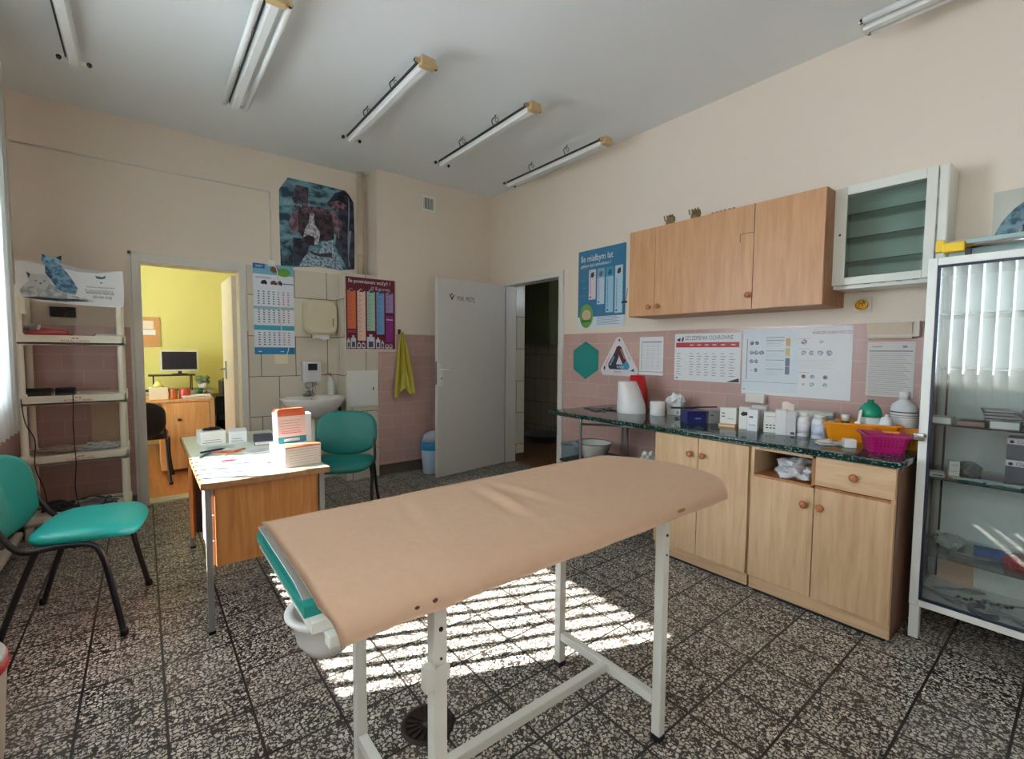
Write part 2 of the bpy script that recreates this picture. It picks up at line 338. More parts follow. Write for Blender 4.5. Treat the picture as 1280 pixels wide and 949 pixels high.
# windows
for i, (a, b_) in enumerate(wins):
    g = G(); X0, X1 = XL-.30, XL-.24; m_ = M((235, 235, 232), .35)
    g.bx(X0, X1, a, a+.06, SIL, HEAD, m_).bx(X0, X1, b_-.06, b_, SIL, HEAD, m_).bx(X0, X1, a+.06, b_-.06, SIL, SIL+.06, m_).bx(X0, X1, a+.06, b_-.06, HEAD-.06, HEAD, m_)
    w = struct(g, 'window_%d' % (i+1))
    G().bx(X0+.025, X0+.03, a+.06, b_-.06, SIL+.06, HEAD-.06, PANE).build('pane', w)
    G().bx(XL-.24, XL+.035, a-.02, b_+.02, SIL-.03, SIL-.001, m_, .006).build('window_sill', w)
# doorway to the office: steel frame + leaf
FR = M((216, 212, 204), .4); FRW = M((214, 210, 205), .35)
g = G(); y0, y1 = YB-.015, YB+.165
g.bx(DX0-.01, DX0+.05, y0, y1, 0, DZ, FR, .004).bx(DX1-.05, DX1+.005, y0, y1, 0, DZ, FR, .004).bx(DX0+.05, DX1-.05, y0, y1, DZ-.06, DZ, FR, .004)
g.bx(DX0-.03, DX0-.01, YB-.006, YB, 0, DZ+.02, FR).bx(DX0-.03, DX1+.01, YB-.006, YB, DZ, DZ+.02, FR)
d1 = struct(g, 'door_1')
lx = G(); lx.bx(.665, .705, YB+.17, YB+.17+.70, .01, DZ-.07, FRW, .003).build('door_leaf', d1)
g = G(); g.cyl((.66, 5.50, 1.10), (.60, 5.50, 1.10), .009, STEEL).cyl((.61, 5.50, 1.10), (.61, 5.39, 1.10), .009, STEEL).bx(.655, .664, 5.47, 5.53, 1.0, 1.18, STEEL); g.build('door_handle', d1)
g = G(); g.bx(DX0+.05, DX1-.05, YB-.0, YB+.16, .0, .012, M((205, 205, 180), .5)); struct(g, 'trim_1')
# washroom doorway frame
g = G(); g.bx(XR-.02, XR+.13, 3.335, 3.40, 0, 2.10, FRW, .004).bx(XR-.02, XR+.13, 4.26, 4.31, 0, 2.10, FRW, .004).bx(XR-.02, XR+.13, 3.40, 4.26, 2.045, 2.10, FRW, .004)
struct(g, 'door_2')
# open door leaf
LW, ang = .95, math.atan2(4.13-4.25, 2.30-3.245)
leaf = thing('open_door', 'white flush door swung open against back wall with small black lettering', 'door', (3.245, 4.25, 0), ang)
DW = M((205, 202, 198), .42, var=.03)
G().bx(0, LW, -.02, .02, .012, 2.04, DW, .004).build('door_leaf', leaf)
# local +x points from the hinge to the free edge, the face towards the camera is local +y
F = Matrix.Translation((0, .0205, 0)) @ Matrix.Rotation(PI, 4, 'Z')   # print plane facing +y; printed x runs towards -local x
g = G(); g.txt('POK. PRZYJ.', -.70, 1.818, .065, .001, M((20, 32, 18), .6), w=.72, X=F)
g.poly([(-.80, 1.875), (-.785, 1.875), (-.765, 1.84), (-.745, 1.87), (-.73, 1.87), (-.765, 1.81)], .001, M((20, 60, 24), .6), X=F).disc(-.765, 1.875, .010, .001, M((20, 60, 24), .6), X=F)
g.build('lettering', leaf)
g = G(); Hm = M((225, 222, 216), .25)
g.bx(.885, .925, .021, .029, .94, 1.17, Hm, .003).cyl((.905, .028, 1.11), (.905, .07, 1.11), .010, Hm).tube([(.905, .07, 1.11), (.86, .072, 1.11), (.78, .072, 1.108)], .009, Hm).lathe([(.008, 0), (.008, .004)], (0, 0, 0), BLACK, 10, X=Matrix.Translation((.905, .029, 1.02)) @ Matrix.Rotation(-PI/2, 4, 'X'))
g.build('door_handle', leaf)
G().bx(LW, LW+.001, -.009, .009, .96, 1.19, DARK).build('lock_plate', leaf)

# ---------------- washroom beyond the right door
WT = bigtile_mat('X', (0, .12), (190, 180, 162), (70, 62, 54), 'washroom_tiles'); WTY = bigtile_mat('Y', (0, .12), (190, 180, 162), (70, 62, 54), 'washroom_tiles_side')
g = G(); g.bx(XR+.12, 5.3, 2.9, 6.4, -.12, -.002, M((120, 84, 54), .35, var=.2, scale=4)); struct(g, 'floor_washroom')
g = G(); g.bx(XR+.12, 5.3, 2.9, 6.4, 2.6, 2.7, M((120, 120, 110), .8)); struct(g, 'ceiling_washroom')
g = G(); g.bx(XR+.131, 3.56, 4.257, 4.2619, 0, 2.6, bigtile_mat('X', (.14, .2), (206, 200, 186), (60, 54, 46), 'reveal_tiles')); struct(g, 'wall_reveal')
g = G(); g.bx(5.0, 5.1, 2.9, 6.3, 0, 2.6, WTY); struct(g, 'wall_washroom_far')
g = G(); g.bx(XR+.13, 5.0, 6.2, 6.3, 0, 2.6, WT); struct(g, 'wall_washroom_back')
g = G(); g.bx(XR+.13, 4.0, 2.85, 2.95, 0, 2.6, WT).bx(4.7, 5.0, 2.85, 2.95, 0, 2.6, WT).bx(4.0, 4.7, 2.85, 2.95, 0, 2.0, WT).bx(4.0, 4.7, 2.85, 2.95, 2.18, 2.6, WT).bx(4.0, 4.3, 2.85, 2.95, 2.0, 2.18, WT); struct(g, 'wall_washroom_side')  # small high opening added out of view to brighten the washroom
g = G(); g.bx(XR+.121, 3.559, 4.262, 6.25, -.1, 2.65, WTY); struct(g, 'wall_washroom_near')
t = thing('wall_cupboard', 'dark green wall cupboard hanging in the unlit washroom', 'cupboard', (4.998, 5.65, 1.40))
GR = M((104, 114, 76), .4)
G().bx(-.30, 0, -.62, .60, 0, 1.0, GR, .004).build('body', t)
for a, b_ in ((-.61, -.02), (.02, .59)): G().bx(-.32, -.302, a, b_, .02, .98, GR, .003).build('door', t)
t = thing('floor_tub', 'shallow grey tub on the washroom floor', 'tub', (4.55, 5.0, 0))
G().lathe([(.20, 0), (.27, .10), (.29, .105), (.27, .095), (.19, .012), (0, .012)], (0, 0, 0), M((120, 120, 118), .3), 28).build('basin', t)
g = G(); g.bx(XR+.131, 3.56, 4.254, 4.2568, 0, .09, M((110, 82, 52), .4)); struct(g, 'baseboard_reveal')

# ---------------- office beyond the back door
YEL = M((222, 214, 132), .8, var=.04, scale=2, name='yellow_green_paint')
OY = 8.0
g = G(); g.bx(-1.7, 2.2, YB+.15, OY+.1, -.12, -.003, wood((150, 90, 46), (196, 130, 74), False, .3, 'office_lino', .4)); struct(g, 'floor_office')
g = G(); g.bx(-1.7, 2.2, YB+.15, OY+.1, 2.9, 3.0, M((220, 220, 210), .8)); struct(g, 'ceiling_office')
g = G(); g.bx(-1.7, 2.2, OY, OY+.1, 0, 2.9, YEL); struct(g, 'wall_office_back')
g = G(); g.bx(1.5, 1.6, YB+.15, OY, 0, 2.9, YEL); struct(g, 'wall_office_right')
g = G(); g.bx(-1.7, -1.6, YB+.15, 5.5, 0, 2.9, YEL).bx(-1.7, -1.6, 7.4, OY, 0, 2.9, YEL).bx(-1.7, -1.6, 5.5, 7.4, 0, .85, YEL).bx(-1.7, -1.6, 5.5, 7.4, 2.5, 2.9, YEL); struct(g, 'wall_office_left')
g = G(); m_ = M((235, 235, 232), .35)
g.bx(-1.68, -1.62, 5.5, 5.56, .85, 2.5, m_).bx(-1.68, -1.62, 7.34, 7.4, .85, 2.5, m_).bx(-1.68, -1.62, 5.56, 7.34, .85, .91, m_).bx(-1.68, -1.62, 5.56, 7.34, 2.44, 2.5, m_).bx(-1.68, -1.62, 6.42, 6.48, .91, 2.44, m_)
w = struct(g, 'window_4'); G().bx(-1.655, -1.65, 5.56, 7.34, .91, 2.44, PANE).build('pane', w)

g = G(); g.grid(lambda u, v: (-1.575+.012*math.sin(u*60), 5.40+2.1*u, .80+1.78*v), 60, 2, sheer((226, 224, 205), .30, 0, 'sun_diffuser_fabric'), .001)  # out of view, added to soften the sun entering the office
tag(g.build('window_curtain'), 'unseen curtain added to diffuse sun at the office window', 'curtain')
def desk_office():
    t = thing('office_desk', 'pine office desk with cupboard door seen through left doorway', 'desk', (0, 5.98, 0))
    G().bx(-.75, .60, 0, .72, .745, .77, WOODO, .003).build('desktop', t)
    G().bx(.12, .58, .02, .68, .03, .745, WOODO).build('cupboard', t)
    d = G().bx(.20, .555, -.004, .018, .04, .735, WOODO, .003).build('door', t)
    G().lathe([(.012, 0), (.014, .012), (0, .02)], (0, 0, 0), DARK, 12, X=Matrix.Translation((.28, -.004, .56)) @ Matrix.Rotation(PI/2, 4, 'X')).build('knob', d)
    G().bx(.00, .118, .0, .5, .60, .74, WOODO, .003).build('drawer', t)
    G().bx(-.74, -.71, .02, .68, 0, .745, WOODO).build('side_panel', t)
    G().bx(.56, .60, -.0, .02, 0, .745, M((215, 170, 110), .4)).build('edge_strip', t)
    return t
desk_office()
# computer bench behind
t = thing('computer_bench', 'grey computer bench along the yellow office wall', 'bench', (0.1, 7.30, 0))
G().bx(-.6, .62, 0, .62, .74, .765, M((170, 165, 150), .5), .003).build('desktop', t)
for x in (-.58, .57): G().bx(x, x+.03, .02, .60, 0, .74, M((150, 140, 120), .5)).build('leg', t)
t = thing('monitor_riser', 'thin black shelf on wire legs holding the monitor', 'shelf', (.30, 7.40, .765))
G().bx(-.25, .24, -.02, .28, .19, .205, BLACK, .003).build('top', t)
for x in (-.2, .2): G().tube([(x, 0, .19), (x, 0, .0), (x, .24, 0), (x, .24, .19)], .006, BLACK).build('leg', t)
t = thing('computer_monitor', 'flat computer monitor with light grey frame on black riser', 'monitor', (.38, 7.50, .97))
G().bx(-.205, .205, -.02, .03, .045, .315, M((214, 214, 200), .4), .006).build('housing', t)
G().bx(-.185, .185, -.022, -.0205, .065, .297, M((28, 26, 34), .25)).build('screen', t)
G().bx(-.02, .02, 0, .02, 0, .06, DARK).lathe([(.09, 0), (.09, .01), (.03, .014)], (0, 0, 0), DARK).build('stand', t)
t = thing('cork_board', 'cork notice board with pinned papers on yellow wall', 'notice board', (-.10, OY-.001, 1.33))
G().bx(-.36, .30, -.02, 0, 0, .40, M((190, 160, 100), .6)).build('frame', t)
g = G(); g.bx(-.34, .28, -.023, -.0205, .02, .38, M((205, 150, 95), .9, var=.15, scale=60)); g.build('cork', t)
g = G()
for k, (x, z, w, h) in enumerate(((-.30, .12, .17, .24), (-.1, .17, .16, .20), (.08, .24, .15, .11), (.05, .16, .20, .07), (-.3, .03, .1, .08))): g.bx(x, x+w, -.0245, -.0235, z, z+h, (PAPER, M((215, 232, 235), .8), M((230, 215, 190), .8))[k % 3])
g.build('papers', t)
t = thing('wall_clock', 'round pale wall clock on yellow office wall', 'clock', (-.16, OY-.001, 2.10))
G().lathe([(.13, 0), (.14, .02), (.12, .03), (0, .03)], (0, 0, 0), M((200, 205, 190), .4), 28, X=Matrix.Rotation(PI/2, 4, 'X')).build('face', t)
# clutter on the office desk: each one a thing
def clutter(name, label, cat, fn, loc, rz=0, group=None):
    t = G(); fn(t); return tag(t.build(name, None, loc, (0, 0, rz)), label, cat, group)
clutter('printer_paper', 'low stack of white paper on office desk edge', 'paper', lambda g: [g.bx(-.13, .13, -.09, .09, k*.008, k*.008+.006, PAPER, X=Matrix.Rotation(.15*math.sin(k*2), 4, 'Z')) for k in range(4)], (.45, 6.15, .77))
clutter('tissue_pack', 'cream carton standing on the office desk', 'carton', lambda g: g.bx(-.08, .08, -.06, .06, 0, .13, M((224, 208, 170), .5), .004).lathe([(.05, .13), (.04, .16), (.012, .19), (0, .195)], (0, 0, 0), M((226, 214, 120), .5)), (.12, 6.12, .77))
clutter('drink_can', 'orange tin on office desk beside red tin', 'tin', lambda g: g.lathe([(.035, 0), (.037, .005), (.037, .10), (.033, .108), (0, .108)], (0, 0, 0), M((198, 110, 50), .3)), (.245, 6.10, .77))
clutter('drink_can', 'red tin on office desk beside orange tin', 'tin', lambda g: g.lathe([(.05, 0), (.052, .005), (.052, .095), (.046, .105), (0, .105)], (0, 0, 0), M((205, 80, 56), .3)), (.345, 6.13, .77))
clutter('green_mug', 'green mug on office desk behind the tins', 'mug', lambda g: g.lathe([(.035, 0), (.04, .09), (.034, .09), (.03, .01), (0, .01)], (0, 0, 0), M((60, 110, 80), .4)).tube(smooth_path([(.04, 0, .075), (.07, 0, .06), (.065, 0, .03), (.038, 0, .02)]), .005, M((60, 110, 80), .4)), (.49, 6.33, .77))
clutter('document_tray', 'pale blue document tray heaped with papers in office', 'tray', lambda g: g.bx(-.14, .14, -.11, .11, 0, .03, M((150, 180, 205), .5)).bx(-.12, .12, -.09, .09, .03, .07, PAPER).blob((0, 0, .07), (.08, .07, .05), 4, M((190, 210, 215), .8)), (-.14, 6.2, .77))
clutter('keyboard', 'dark keyboard on computer bench beneath the riser', 'keyboard', lambda g: g.bx(-.2, .2, -.07, .07, 0, .025, DARK, .004), (.2, 7.38, .765))
clutter('flower_pot', 'small potted plant with pale leaves on computer bench', 'plant', lambda g: [g.lathe([(.04, 0), (.055, .09), (.045, .09), (0, .08)], (0, 0, 0), M((200, 200, 190), .5))]+[g.blob((.05*math.cos(k*1.3), .05*math.sin(k*1.3), .10+.03*(k % 3)), (.035, .03, .03), k, M((120, 130, 90), .6), flat=False, sub=2) for k in range(9)], (.62, 7.42, .765))
t = thing('printer_stand', 'black slatted printer stand beside the office desk', 'stand', (.98, 6.9, 0))
for z0, z1 in ((.70, .73), (.42, .44), (.05, .08)): G().bx(-.3, .3, -.25, .25, z0, z1, BLACK, .003).build('shelf', t)
for x in (-.30, .28):
    for y in (-.27, .25): G().bx(x, x+.02, y, y+.02, 0, .72, BLACK).build('leg', t)
g = G(); g.bx(-.28, .28, .252, .258, .08, .70, M((40, 38, 34), .6))
for k in range(12): g.bx(-.26+k*.045, -.245+k*.045, .245, .252, .08, .70, BLACK)
g.build('slatted_back', t)
clutter('printer', 'black desktop printer on the slatted stand', 'printer', lambda g: g.bx(-.24, .24, -.2, .2, 0, .18, BLACK, .015).bx(-.18, .18, -.24, -.2, .03, .045, GREY).bx(-.2, .2, -.1, .18, .18, .20, DARK, .005), (1.0, 6.9, .73))
clutter('paper_heap', 'heap of papers and bags on lower stand shelf', 'papers', lambda g: g.blob((0, 0, 0), (.16, .14, .09), 3, M((190, 185, 175), .8)), (1.0, 6.85, .44))
clutter('paper_heap', 'dark bag heaped beneath the printer stand shelf', 'bag', lambda g: g.blob((0, 0, 0), (.18, .16, .12), 9, M((80, 84, 88), .7)), (.98, 6.85, .08))

# ================================================================== EXAM TABLE
TZ = .83
t = thing('examination_table', 'white steel examination table with teal mattress in the middle', 'examination table', (0, 0, 0))
LEGS = [(.48, .86), (.48, 1.33), (1.315, .86), (1.315, 1.33)]
for (x, y) in LEGS:
    g = G(); g.bx(x-.016, x+.016, y-.016, y+.016, .004, .745, METALW, .003).bx(x-.018, x+.018, y-.018, y+.018, 0, .02, DARK, .003)
    lg = g.build('leg', t)
    for zz, rr_ in ((.70, .005), (.635, .003)): G().cyl((x, y-.0185, zz), (x, y-.0160, zz), rr_, BLACK, 8).build('bolt', lg)
for x in (.48, 1.315): G().bx(x-.014, x+.014, .877, 1.313, .115, .147, METALW, .003).build('cross_bar', t)
G().bx(.494, 1.301, 1.07, 1.10, .118, .148, METALW, .003).build('stretcher', t)
g = G(); g.bx(.25, 1.70, .845, .875, .745, .768, METALW, .003).bx(.25, 1.70, 1.315, 1.345, .745, .768, METALW, .003)
for x in (.27, .48, 1.315, 1.66): g.bx(x-.013, x+.013, .875, 1.315, .746, .767, METALW)
g.build('top_frame', t)
def rounded(x0, x1, y0, y1, bulge, n=14):
    P = [(x0, y0)]
    for k in range(n+1):
        a = k/n; P.append((x1+bulge*math.sin(PI*a)**.8, y0+(y1-y0)*a))
    P.append((x0, y1)); return P
G().prism(rounded(.228, 1.58, .875, 1.365, .10), .768, .789, GLOSSW, 'z').build('base_board', t)
g = G(); P = rounded(.222, 1.58, .900, 1.36, .10)
g.prism(P, .789, .810, TEAL, 'z'); g.build('mattress', t)
G().bx(.440, .463, .835, .86, .575, .63, METALW, .003).bx(.462, .50, .838, .844, .585, .62, METALW, .002).build('bracket', t)
# hoop holding the pail under the head end
g = G(); g.tube([(.318+.080*math.cos(a*PI/12), 1.09+.080*math.sin(a*PI/12), .685) for a in range(24)], .004, METALW, closed=True).cyl((.318, 1.17, .685), (.318, 1.33, .755), .004, METALW).cyl((.318, 1.01, .685), (.318, .865, .755), .004, METALW); g.build('pail_hoop', t)
t2 = thing('pail', 'white plastic pail hanging in a hoop under the table end', 'pail', (.318, 1.09, .60))
G().lathe([(0, .0), (.045, 0), (.065, .03), (.076, .088), (.090, .091), (.090, .097), (.070, .095), (.058, .03), (.04, .01), (0, .008)], (0, 0, 0), MILK, 32).build('bowl', t2)
# sheets on the table
def top(u, v, x0, y0, y1, z, drop, bulge, xr):
    y = y0+(y1-y0)*v
    yy = (y-y0)
    zz = z
    prof = [(0, drop), (.003, drop*.78), (.012, drop*.54), (.028, drop*.34), (.055, drop*.18), (.09, drop*.08), (.14, drop*.02), (.18, 0.0)]
    for (a, da), (b, db) in zip(prof, prof[1:]):
        if a <= yy <= b: zz = z-(da+(db-da)*(yy-a)/(b-a)); break
    xe = xr+bulge*math.sin(PI*min(1, max(0, v)))**.75
    x = x0+(xe-x0)*u
    e = max(0, (x-(xe-.05))/.05); zz -= .012*e*e*min(1, max(0, (v-.12)/.2))
    for cx, cy, sl, hh in ((.855, 1.12, .06, .0075), (.965, 1.16, -.05, .005), (.60, 1.2, .10, .003)):
        q = x-(cx+sl*(y-cy)*2); w_ = math.exp(-((y-cy)/.13)**2)
        zz += hh*w_*(math.exp(-((q-.022)/.020)**2)-math.exp(-((q+.012)/.018)**2))
    zz += .0022*noise.noise(Vector((x*5, y*9, 0)))
    if yy < .05: zz += .006*noise.noise(Vector((x*6, 3, 0)))
    return (x, y, zz)
def vmap(j): return j**1.6
g = G(); g.grid(lambda u, v: top(u, vmap(v), .227, .930, 1.368, .823, .010, .10, 1.56), 30, 24, M((226, 230, 232), .8), .004)
tag(g.build('paper_underlay'), 'white paper underlay showing at left end of examination table', 'paper sheet')
def brown(u, v):
    x, y, z = top(u, vmap(v), .238, .806, 1.378, TZ, .062, .13, 1.634)
    return (x+(.02*(1-min(1, (y-.806)/.06))*(1-u) if y < .866 else 0), y, z)
g = G(); g.grid(brown, 90, 40, BROWN, .0025); sh = tag(g.build('kraft_sheet'), 'brown paper sheet draped over the examination table', 'paper sheet')
st = M((96, 70, 50), .9)
g = G()
for x, y, z, r_ in ((.405, .8045, .79, .005), (.445, .8042, .792, .006)): g.blob((x, y, z), (r_, .0012, r_*.8), int(x*100), st, flat=False, sub=2)
g.blob((1.33, .8046, .790), (.022, .0012, .006), 8, M((140, 134, 74), .8), flat=False, sub=2)
g.build('stain', sh)

# ================================================================== CHAIRS
def iso_chair(label, loc, rz, up, up2, name='visitor_chair', cat='chair', group='teal visitor chairs'):
    t = thing(name, label, cat, loc, rz, group)
    BT_ = M((24, 25, 28), .35)
    for s in (-1, 1):
        y = .235*s; yi = .225*s
        g = G(); g.tube(smooth_path([(.215, y+.02*s, 0), (.175, y, .22), (.145, y, .375), (.11, yi, .425), (.05, yi, .437), (-.03, yi, .437), (-.09, yi, .430), (-.135, yi, .448), (-.185, yi*.97, .52), (-.222, yi*.93, .62)], 5), .0125, BT_, 10)
        g.build('side_frame', t)
        g = G(); g.tube(smooth_path([(-.215, y+.02*s, 0), (-.155, y, .20), (-.085, yi, .40), (-.065, yi, .432)], 4), .0125, BT_, 10)
        g.build('leg', t)
        for (x, q) in ((.215, 1), (-.215, 1)): G().lathe([(.016, 0), (.016, .02), (.0135, .03)], (x, y+.02*s, 0), BLACK, 12).build('foot_cap', t)
    for xx in (.05, -.06): G().cyl((xx, -.225, .428), (xx, .225, .428), .009, BT_).build('cross_tube', t)
    def sp(o, w, d, n=4.0):
        c, s_ = math.cos(o), math.sin(o); return (d*math.copysign(abs(c)**(2/n), c), w*math.copysign(abs(s_)**(2/n), s_))
    # seat cushion
    vs = []; fs = []; N = 40; rings = [(0, -.022, 0), (.80, -.024, 0), (.97, -.016, 0), (1.0, .0, 0), (.985, .014, 0), (.93, .026, 0), (.7, .032, 0), (0, .030, 0)]
    for (s_, z, _) in rings:
        for k in range(N):
            x, y = sp(2*PI*k/N, .235, .192); x = x*s_+.062; y *= s_
            zz = z-.025*max(0, (x-.15)/.11)**2-.006*(1-(y/.235)**2)*(1 if s_ < .99 else 0); vs.append((x, y, .463+zz))
    for i in range(len(rings)-1):
        for k in range(N): fs.append((i*N+k, i*N+(k+1) % N, (i+1)*N+(k+1) % N, (i+1)*N+k))
    G().add(vs, fs, up, True).build('seat', t)
    # backrest, curved pad with drooping lower edge
    def bk(o, s_):
        c, q = math.cos(o), math.sin(o); y = .235*math.copysign(abs(c)**(2/3.4), c)*s_; z = .150*math.copysign(abs(q)**(2/3.4), q)*s_
        z -= (.030 if q < 0 else -.018)*(1-(y/.235)**2) if abs(q) > .0 else 0
        return y, z
    vs = []; fs = []
    for (s_, dx) in ((0, .012), (.85, .014), (.97, .008), (1.0, -.004), (.985, -.016), (.93, -.024), (.6, -.026), (0, -.026)):
        for k in range(N):
            y, z = bk(2*PI*k/N, s_); bow = .035*(y/.235)**2
            vs.append((-.250+dx+bow-.22*z*.9, y, .640+z))
    for i in range(7):
        for k in range(N): fs.append((i*N+k, i*N+(k+1) % N, (i+1)*N+(k+1) % N, (i+1)*N+k))
    G().add(vs, fs, up2, True).build('backrest', t)
    return t
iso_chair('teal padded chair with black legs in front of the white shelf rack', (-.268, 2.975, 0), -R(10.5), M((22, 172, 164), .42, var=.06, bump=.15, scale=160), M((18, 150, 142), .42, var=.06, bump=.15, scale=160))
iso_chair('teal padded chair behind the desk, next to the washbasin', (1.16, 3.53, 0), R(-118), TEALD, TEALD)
iso_chair('black chair standing at the office desk beyond the doorway', (-.06, 5.72, 0), R(86), BLACK, BLACK, 'office_chair', 'chair', None)

# ================================================================== DESK
t = thing('writing_desk', 'small wood veneer desk on steel legs with a papered top', 'desk', (0, 0, 0))
DT = M((196, 204, 190), .5, var=.06)
G().bx(.182, .735, 2.42, 3.83, .672, .70, wood((150, 106, 70), (172, 128, 90), False, name='desk_edge'), .003).build('desktop', t)
LG = M((150, 152, 150), .35, .6)
for x, y in ((.21, 2.455), (.70, 2.455), (.22, 3.62), (.70, 3.62)):
    G().bx(x-.0125, x+.0125, y-.0125, y+.0125, .012, .672, LG, .002).bx(x-.014, x+.014, y-.014, y+.014, 0, .014, BLACK).build('leg', t)
G().bx(.236, .685, 2.462, 2.92, .30, .668, WOODD, .002).build('pedestal', t)
PK = M((206, 170, 176), .5)
for k in range(3): G().bx(.222, .235, 2.475, 2.90, .305+k*.12, .418+k*.12, PK, .002).build('drawer', t)
G().bx(.225, .685, 3.36, 3.60, .18, .668, DARK).build('cupboard', t)
G().bx(0, .30, -.008, .008, .22, .655, WOODD, .002).build('cupboard_door', t, (.228, 3.45, 0), (0, 0, R(-97)))
# things on the desk
g = G(); g.bx(.19, .727, 2.428, 3.822, .70, .7012, M((206, 216, 200), .3, var=.06, scale=9)); tag(g.build('desk_mat'), 'pale green sheet covering the whole desktop', 'desk mat')
g = G(); g.bx(0, .30, 0, .42, 0, .0015, PAPER)
for k in range(9): g.rect(0, .3, 0, .02, 0, M((170, 190, 150), .7), X=Matrix.Translation((0, .01+k*.045, .0018)) @ Matrix.Rotation(-PI/2, 4, 'X'))  # bands of sun through the blind, painted onto the paper
tag(g.build('marked_sheet', None, (.19, 2.45, .7013), (0, 0, 0)), 'white sheet with painted sun stripes along left desk edge', 'paper')
g = G(); g.bx(0, .42, 0, .21, 0, .004, M((212, 226, 232), .25))
Xt = Matrix.Translation((0, 0, .0045)) @ Matrix.Rotation(-PI/2, 4, 'X')
g.disc(.11, .14, .035, 0, M((200, 60, 88), .4), X=Xt).rect(.04, .20, .03, .045, 0, M((50, 160, 205), .4), X=Xt).rect(.22, .40, .02, .19, -.0001, M((206, 222, 218), .4), X=Xt).rect(.33, .36, .08, .19, .0004, M((170, 50, 80), .4), X=Xt)
for k in range(7): g.rect(.23, .31, .04+k*.02, .044+k*.02, .0004, M((110, 120, 120), .5), X=Xt)
tag(g.build('magazine', None, (.235, 2.68, .7032), (0, 0, R(3))), 'open magazine with pink disc and blue stripe on desk', 'magazine')
for k, (x, y, a, c, lb) in enumerate(((.46, 2.98, 14, (214, 220, 226), 'loose white form behind the magazine, right of the pens'), (.27, 3.24, -9, (196, 206, 210), 'loose grey-white form in front of the left white carton'))):
    g = G(); g.bx(0, .15, 0, .11, 0, .002, M(c, .6)); Xq = Matrix.Translation((0, 0, .0025)) @ Matrix.Rotation(-PI/2, 4, 'X')
    for j in range(6): g.rect(.012, .135-.02*(j % 2), .012+j*.015, .016+j*.015, 0, M((120, 124, 134), .6), X=Xq)
    tag(g.build('loose_form', None, (x, y, .7013), (0, 0, R(a))), lb, 'paper')
g = G(); g.bx(0, .26, 0, .17, 0, .003, M((225, 232, 240), .3)); tag(g.build('leaflet', None, (.235, 2.47, .7032), (0, 0, R(-2))), 'white glossy leaflet at near edge of the desk', 'leaflet')
for k, (x, y, a, lb, w, h, c) in enumerate(((.265, 3.42, 4, 'white carton at the left of the pair behind the desk papers', .135, .080, (236, 236, 232)), (.412, 3.40, -6, 'white carton at the right of the pair behind the desk papers', .10, .072, (226, 230, 232)))):
    g = G(); g.bx(0, w, 0, .16, 0, h, M(c, .5), .002).rect(.01, w-.02, .01, .014, .0006, M((120, 150, 175), .5)).rect(.02, w-.03, .025, .028, .0006, M((140, 140, 140), .5)); tag(g.build('carton', None, (x, y, .7013), (0, 0, R(a))), lb, 'carton')
g = G(); g.blob((0, 0, 0), (.05, .03, .012), 5, BLACK); tag(g.build('stamp_holder', None, (.33, 3.53, .755)), 'small black clip lying on the left white carton', 'clip')
bpy.data.objects['stamp_holder'].location = (.33, 3.50, .782)
t = thing('appointment_book', 'dark blue hardback appointment book lying on the desk', 'book', (.525, 3.22, .7013), R(-8))
G().bx(.004, .226, .004, .30, .003, .022, PAPER).build('pages', t)
G().bx(0, .23, 0, .304, 0, .003, M((40, 48, 80), .4)).bx(0, .23, 0, .304, .022, .026, M((44, 52, 86), .35, name='book_cloth')).bx(.11, .116, 0, .304, .026, .0265, M((190, 195, 210), .4)).build('cover', t)
for k, (x, y, a, c, lb) in enumerate(((.30, 3.18, 25, (40, 44, 50), 'black pen lying left on the desk behind the magazine'), (.36, 3.10, -18, (196, 70, 50), 'red pen lying behind the desk magazine'), (.41, 3.10, 40, (214, 120, 60), 'orange marker lying right behind the desk magazine'), (.26, 3.08, 60, (70, 90, 96), 'grey pen at the left desk edge behind the magazine'))):
    g = G(); g.cyl((-.065, 0, .006), (.06, 0, .006), .0055, M(c, .4), 8).cyl((.06, 0, .006), (.072, 0, .006), .003, STEEL, 8); tag(g.build('pen', None, (x, y, .7013), (0, 0, R(a))), lb, 'pen', 'pens on the desk')
ORG = M((222, 112, 70), .5); PKB = M((236, 214, 206), .5); BOXT = M((230, 206, 196), .5)
g = G(); g.bx(0, .185, 0, .20, 0, .105, PKB, .002)
Xt = Matrix.Translation((0, 0, .1056)) @ Matrix.Rotation(-PI/2, 4, 'X')
g.rect(0, .185, .0, .045, 0, ORG, X=Xt)
for k in range(6): g.rect(.02, .165, .018+k*.013, .021+k*.013, .0006, M((190, 170, 165), .5))
g.rect(.004, .181, .097, .103, .0006, ORG)
tag(g.build('dressing_box', None, (.54, 2.50, .7013), (0, 0, R(9))), 'pale carton with orange top lying at the desk corner', 'box')
g = G(); g.bx(0, .145, 0, .07, 0, .165, PKB, .002).rect(.0, .145, .0, .032, .0006, M((40, 160, 180), .45)).rect(0, .145, .14, .165, .0006, ORG).rect(.03, .11, .008, .022, .0009, WHITE)
for k in range(5): g.rect(.015, .12-.01*(k % 2), .06+k*.014, .063+k*.014, .0009, M((205, 150, 145), .5))
g.rect(.02, .12, .05, .053, .0009, M((200, 60, 60), .5)); g.prism([(0, .165), (.145, .165), (.135, .18), (.01, .178)], .004, .066, ORG)
tag(g.build('dressing_box', None, (.535, 2.615, .807), (R(-4), 0, R(8))), 'upright carton with teal foot stripe stacked on the orange-topped carton', 'box')
g = G(); g.bx(0, .085, 0, .10, 0, .24, PAPER, .002); tag(g.build('blank_box', None, (.735-.09, 2.735, .7013), (0, 0, R(-6))), 'blank white box behind the two orange and white cartons', 'box')

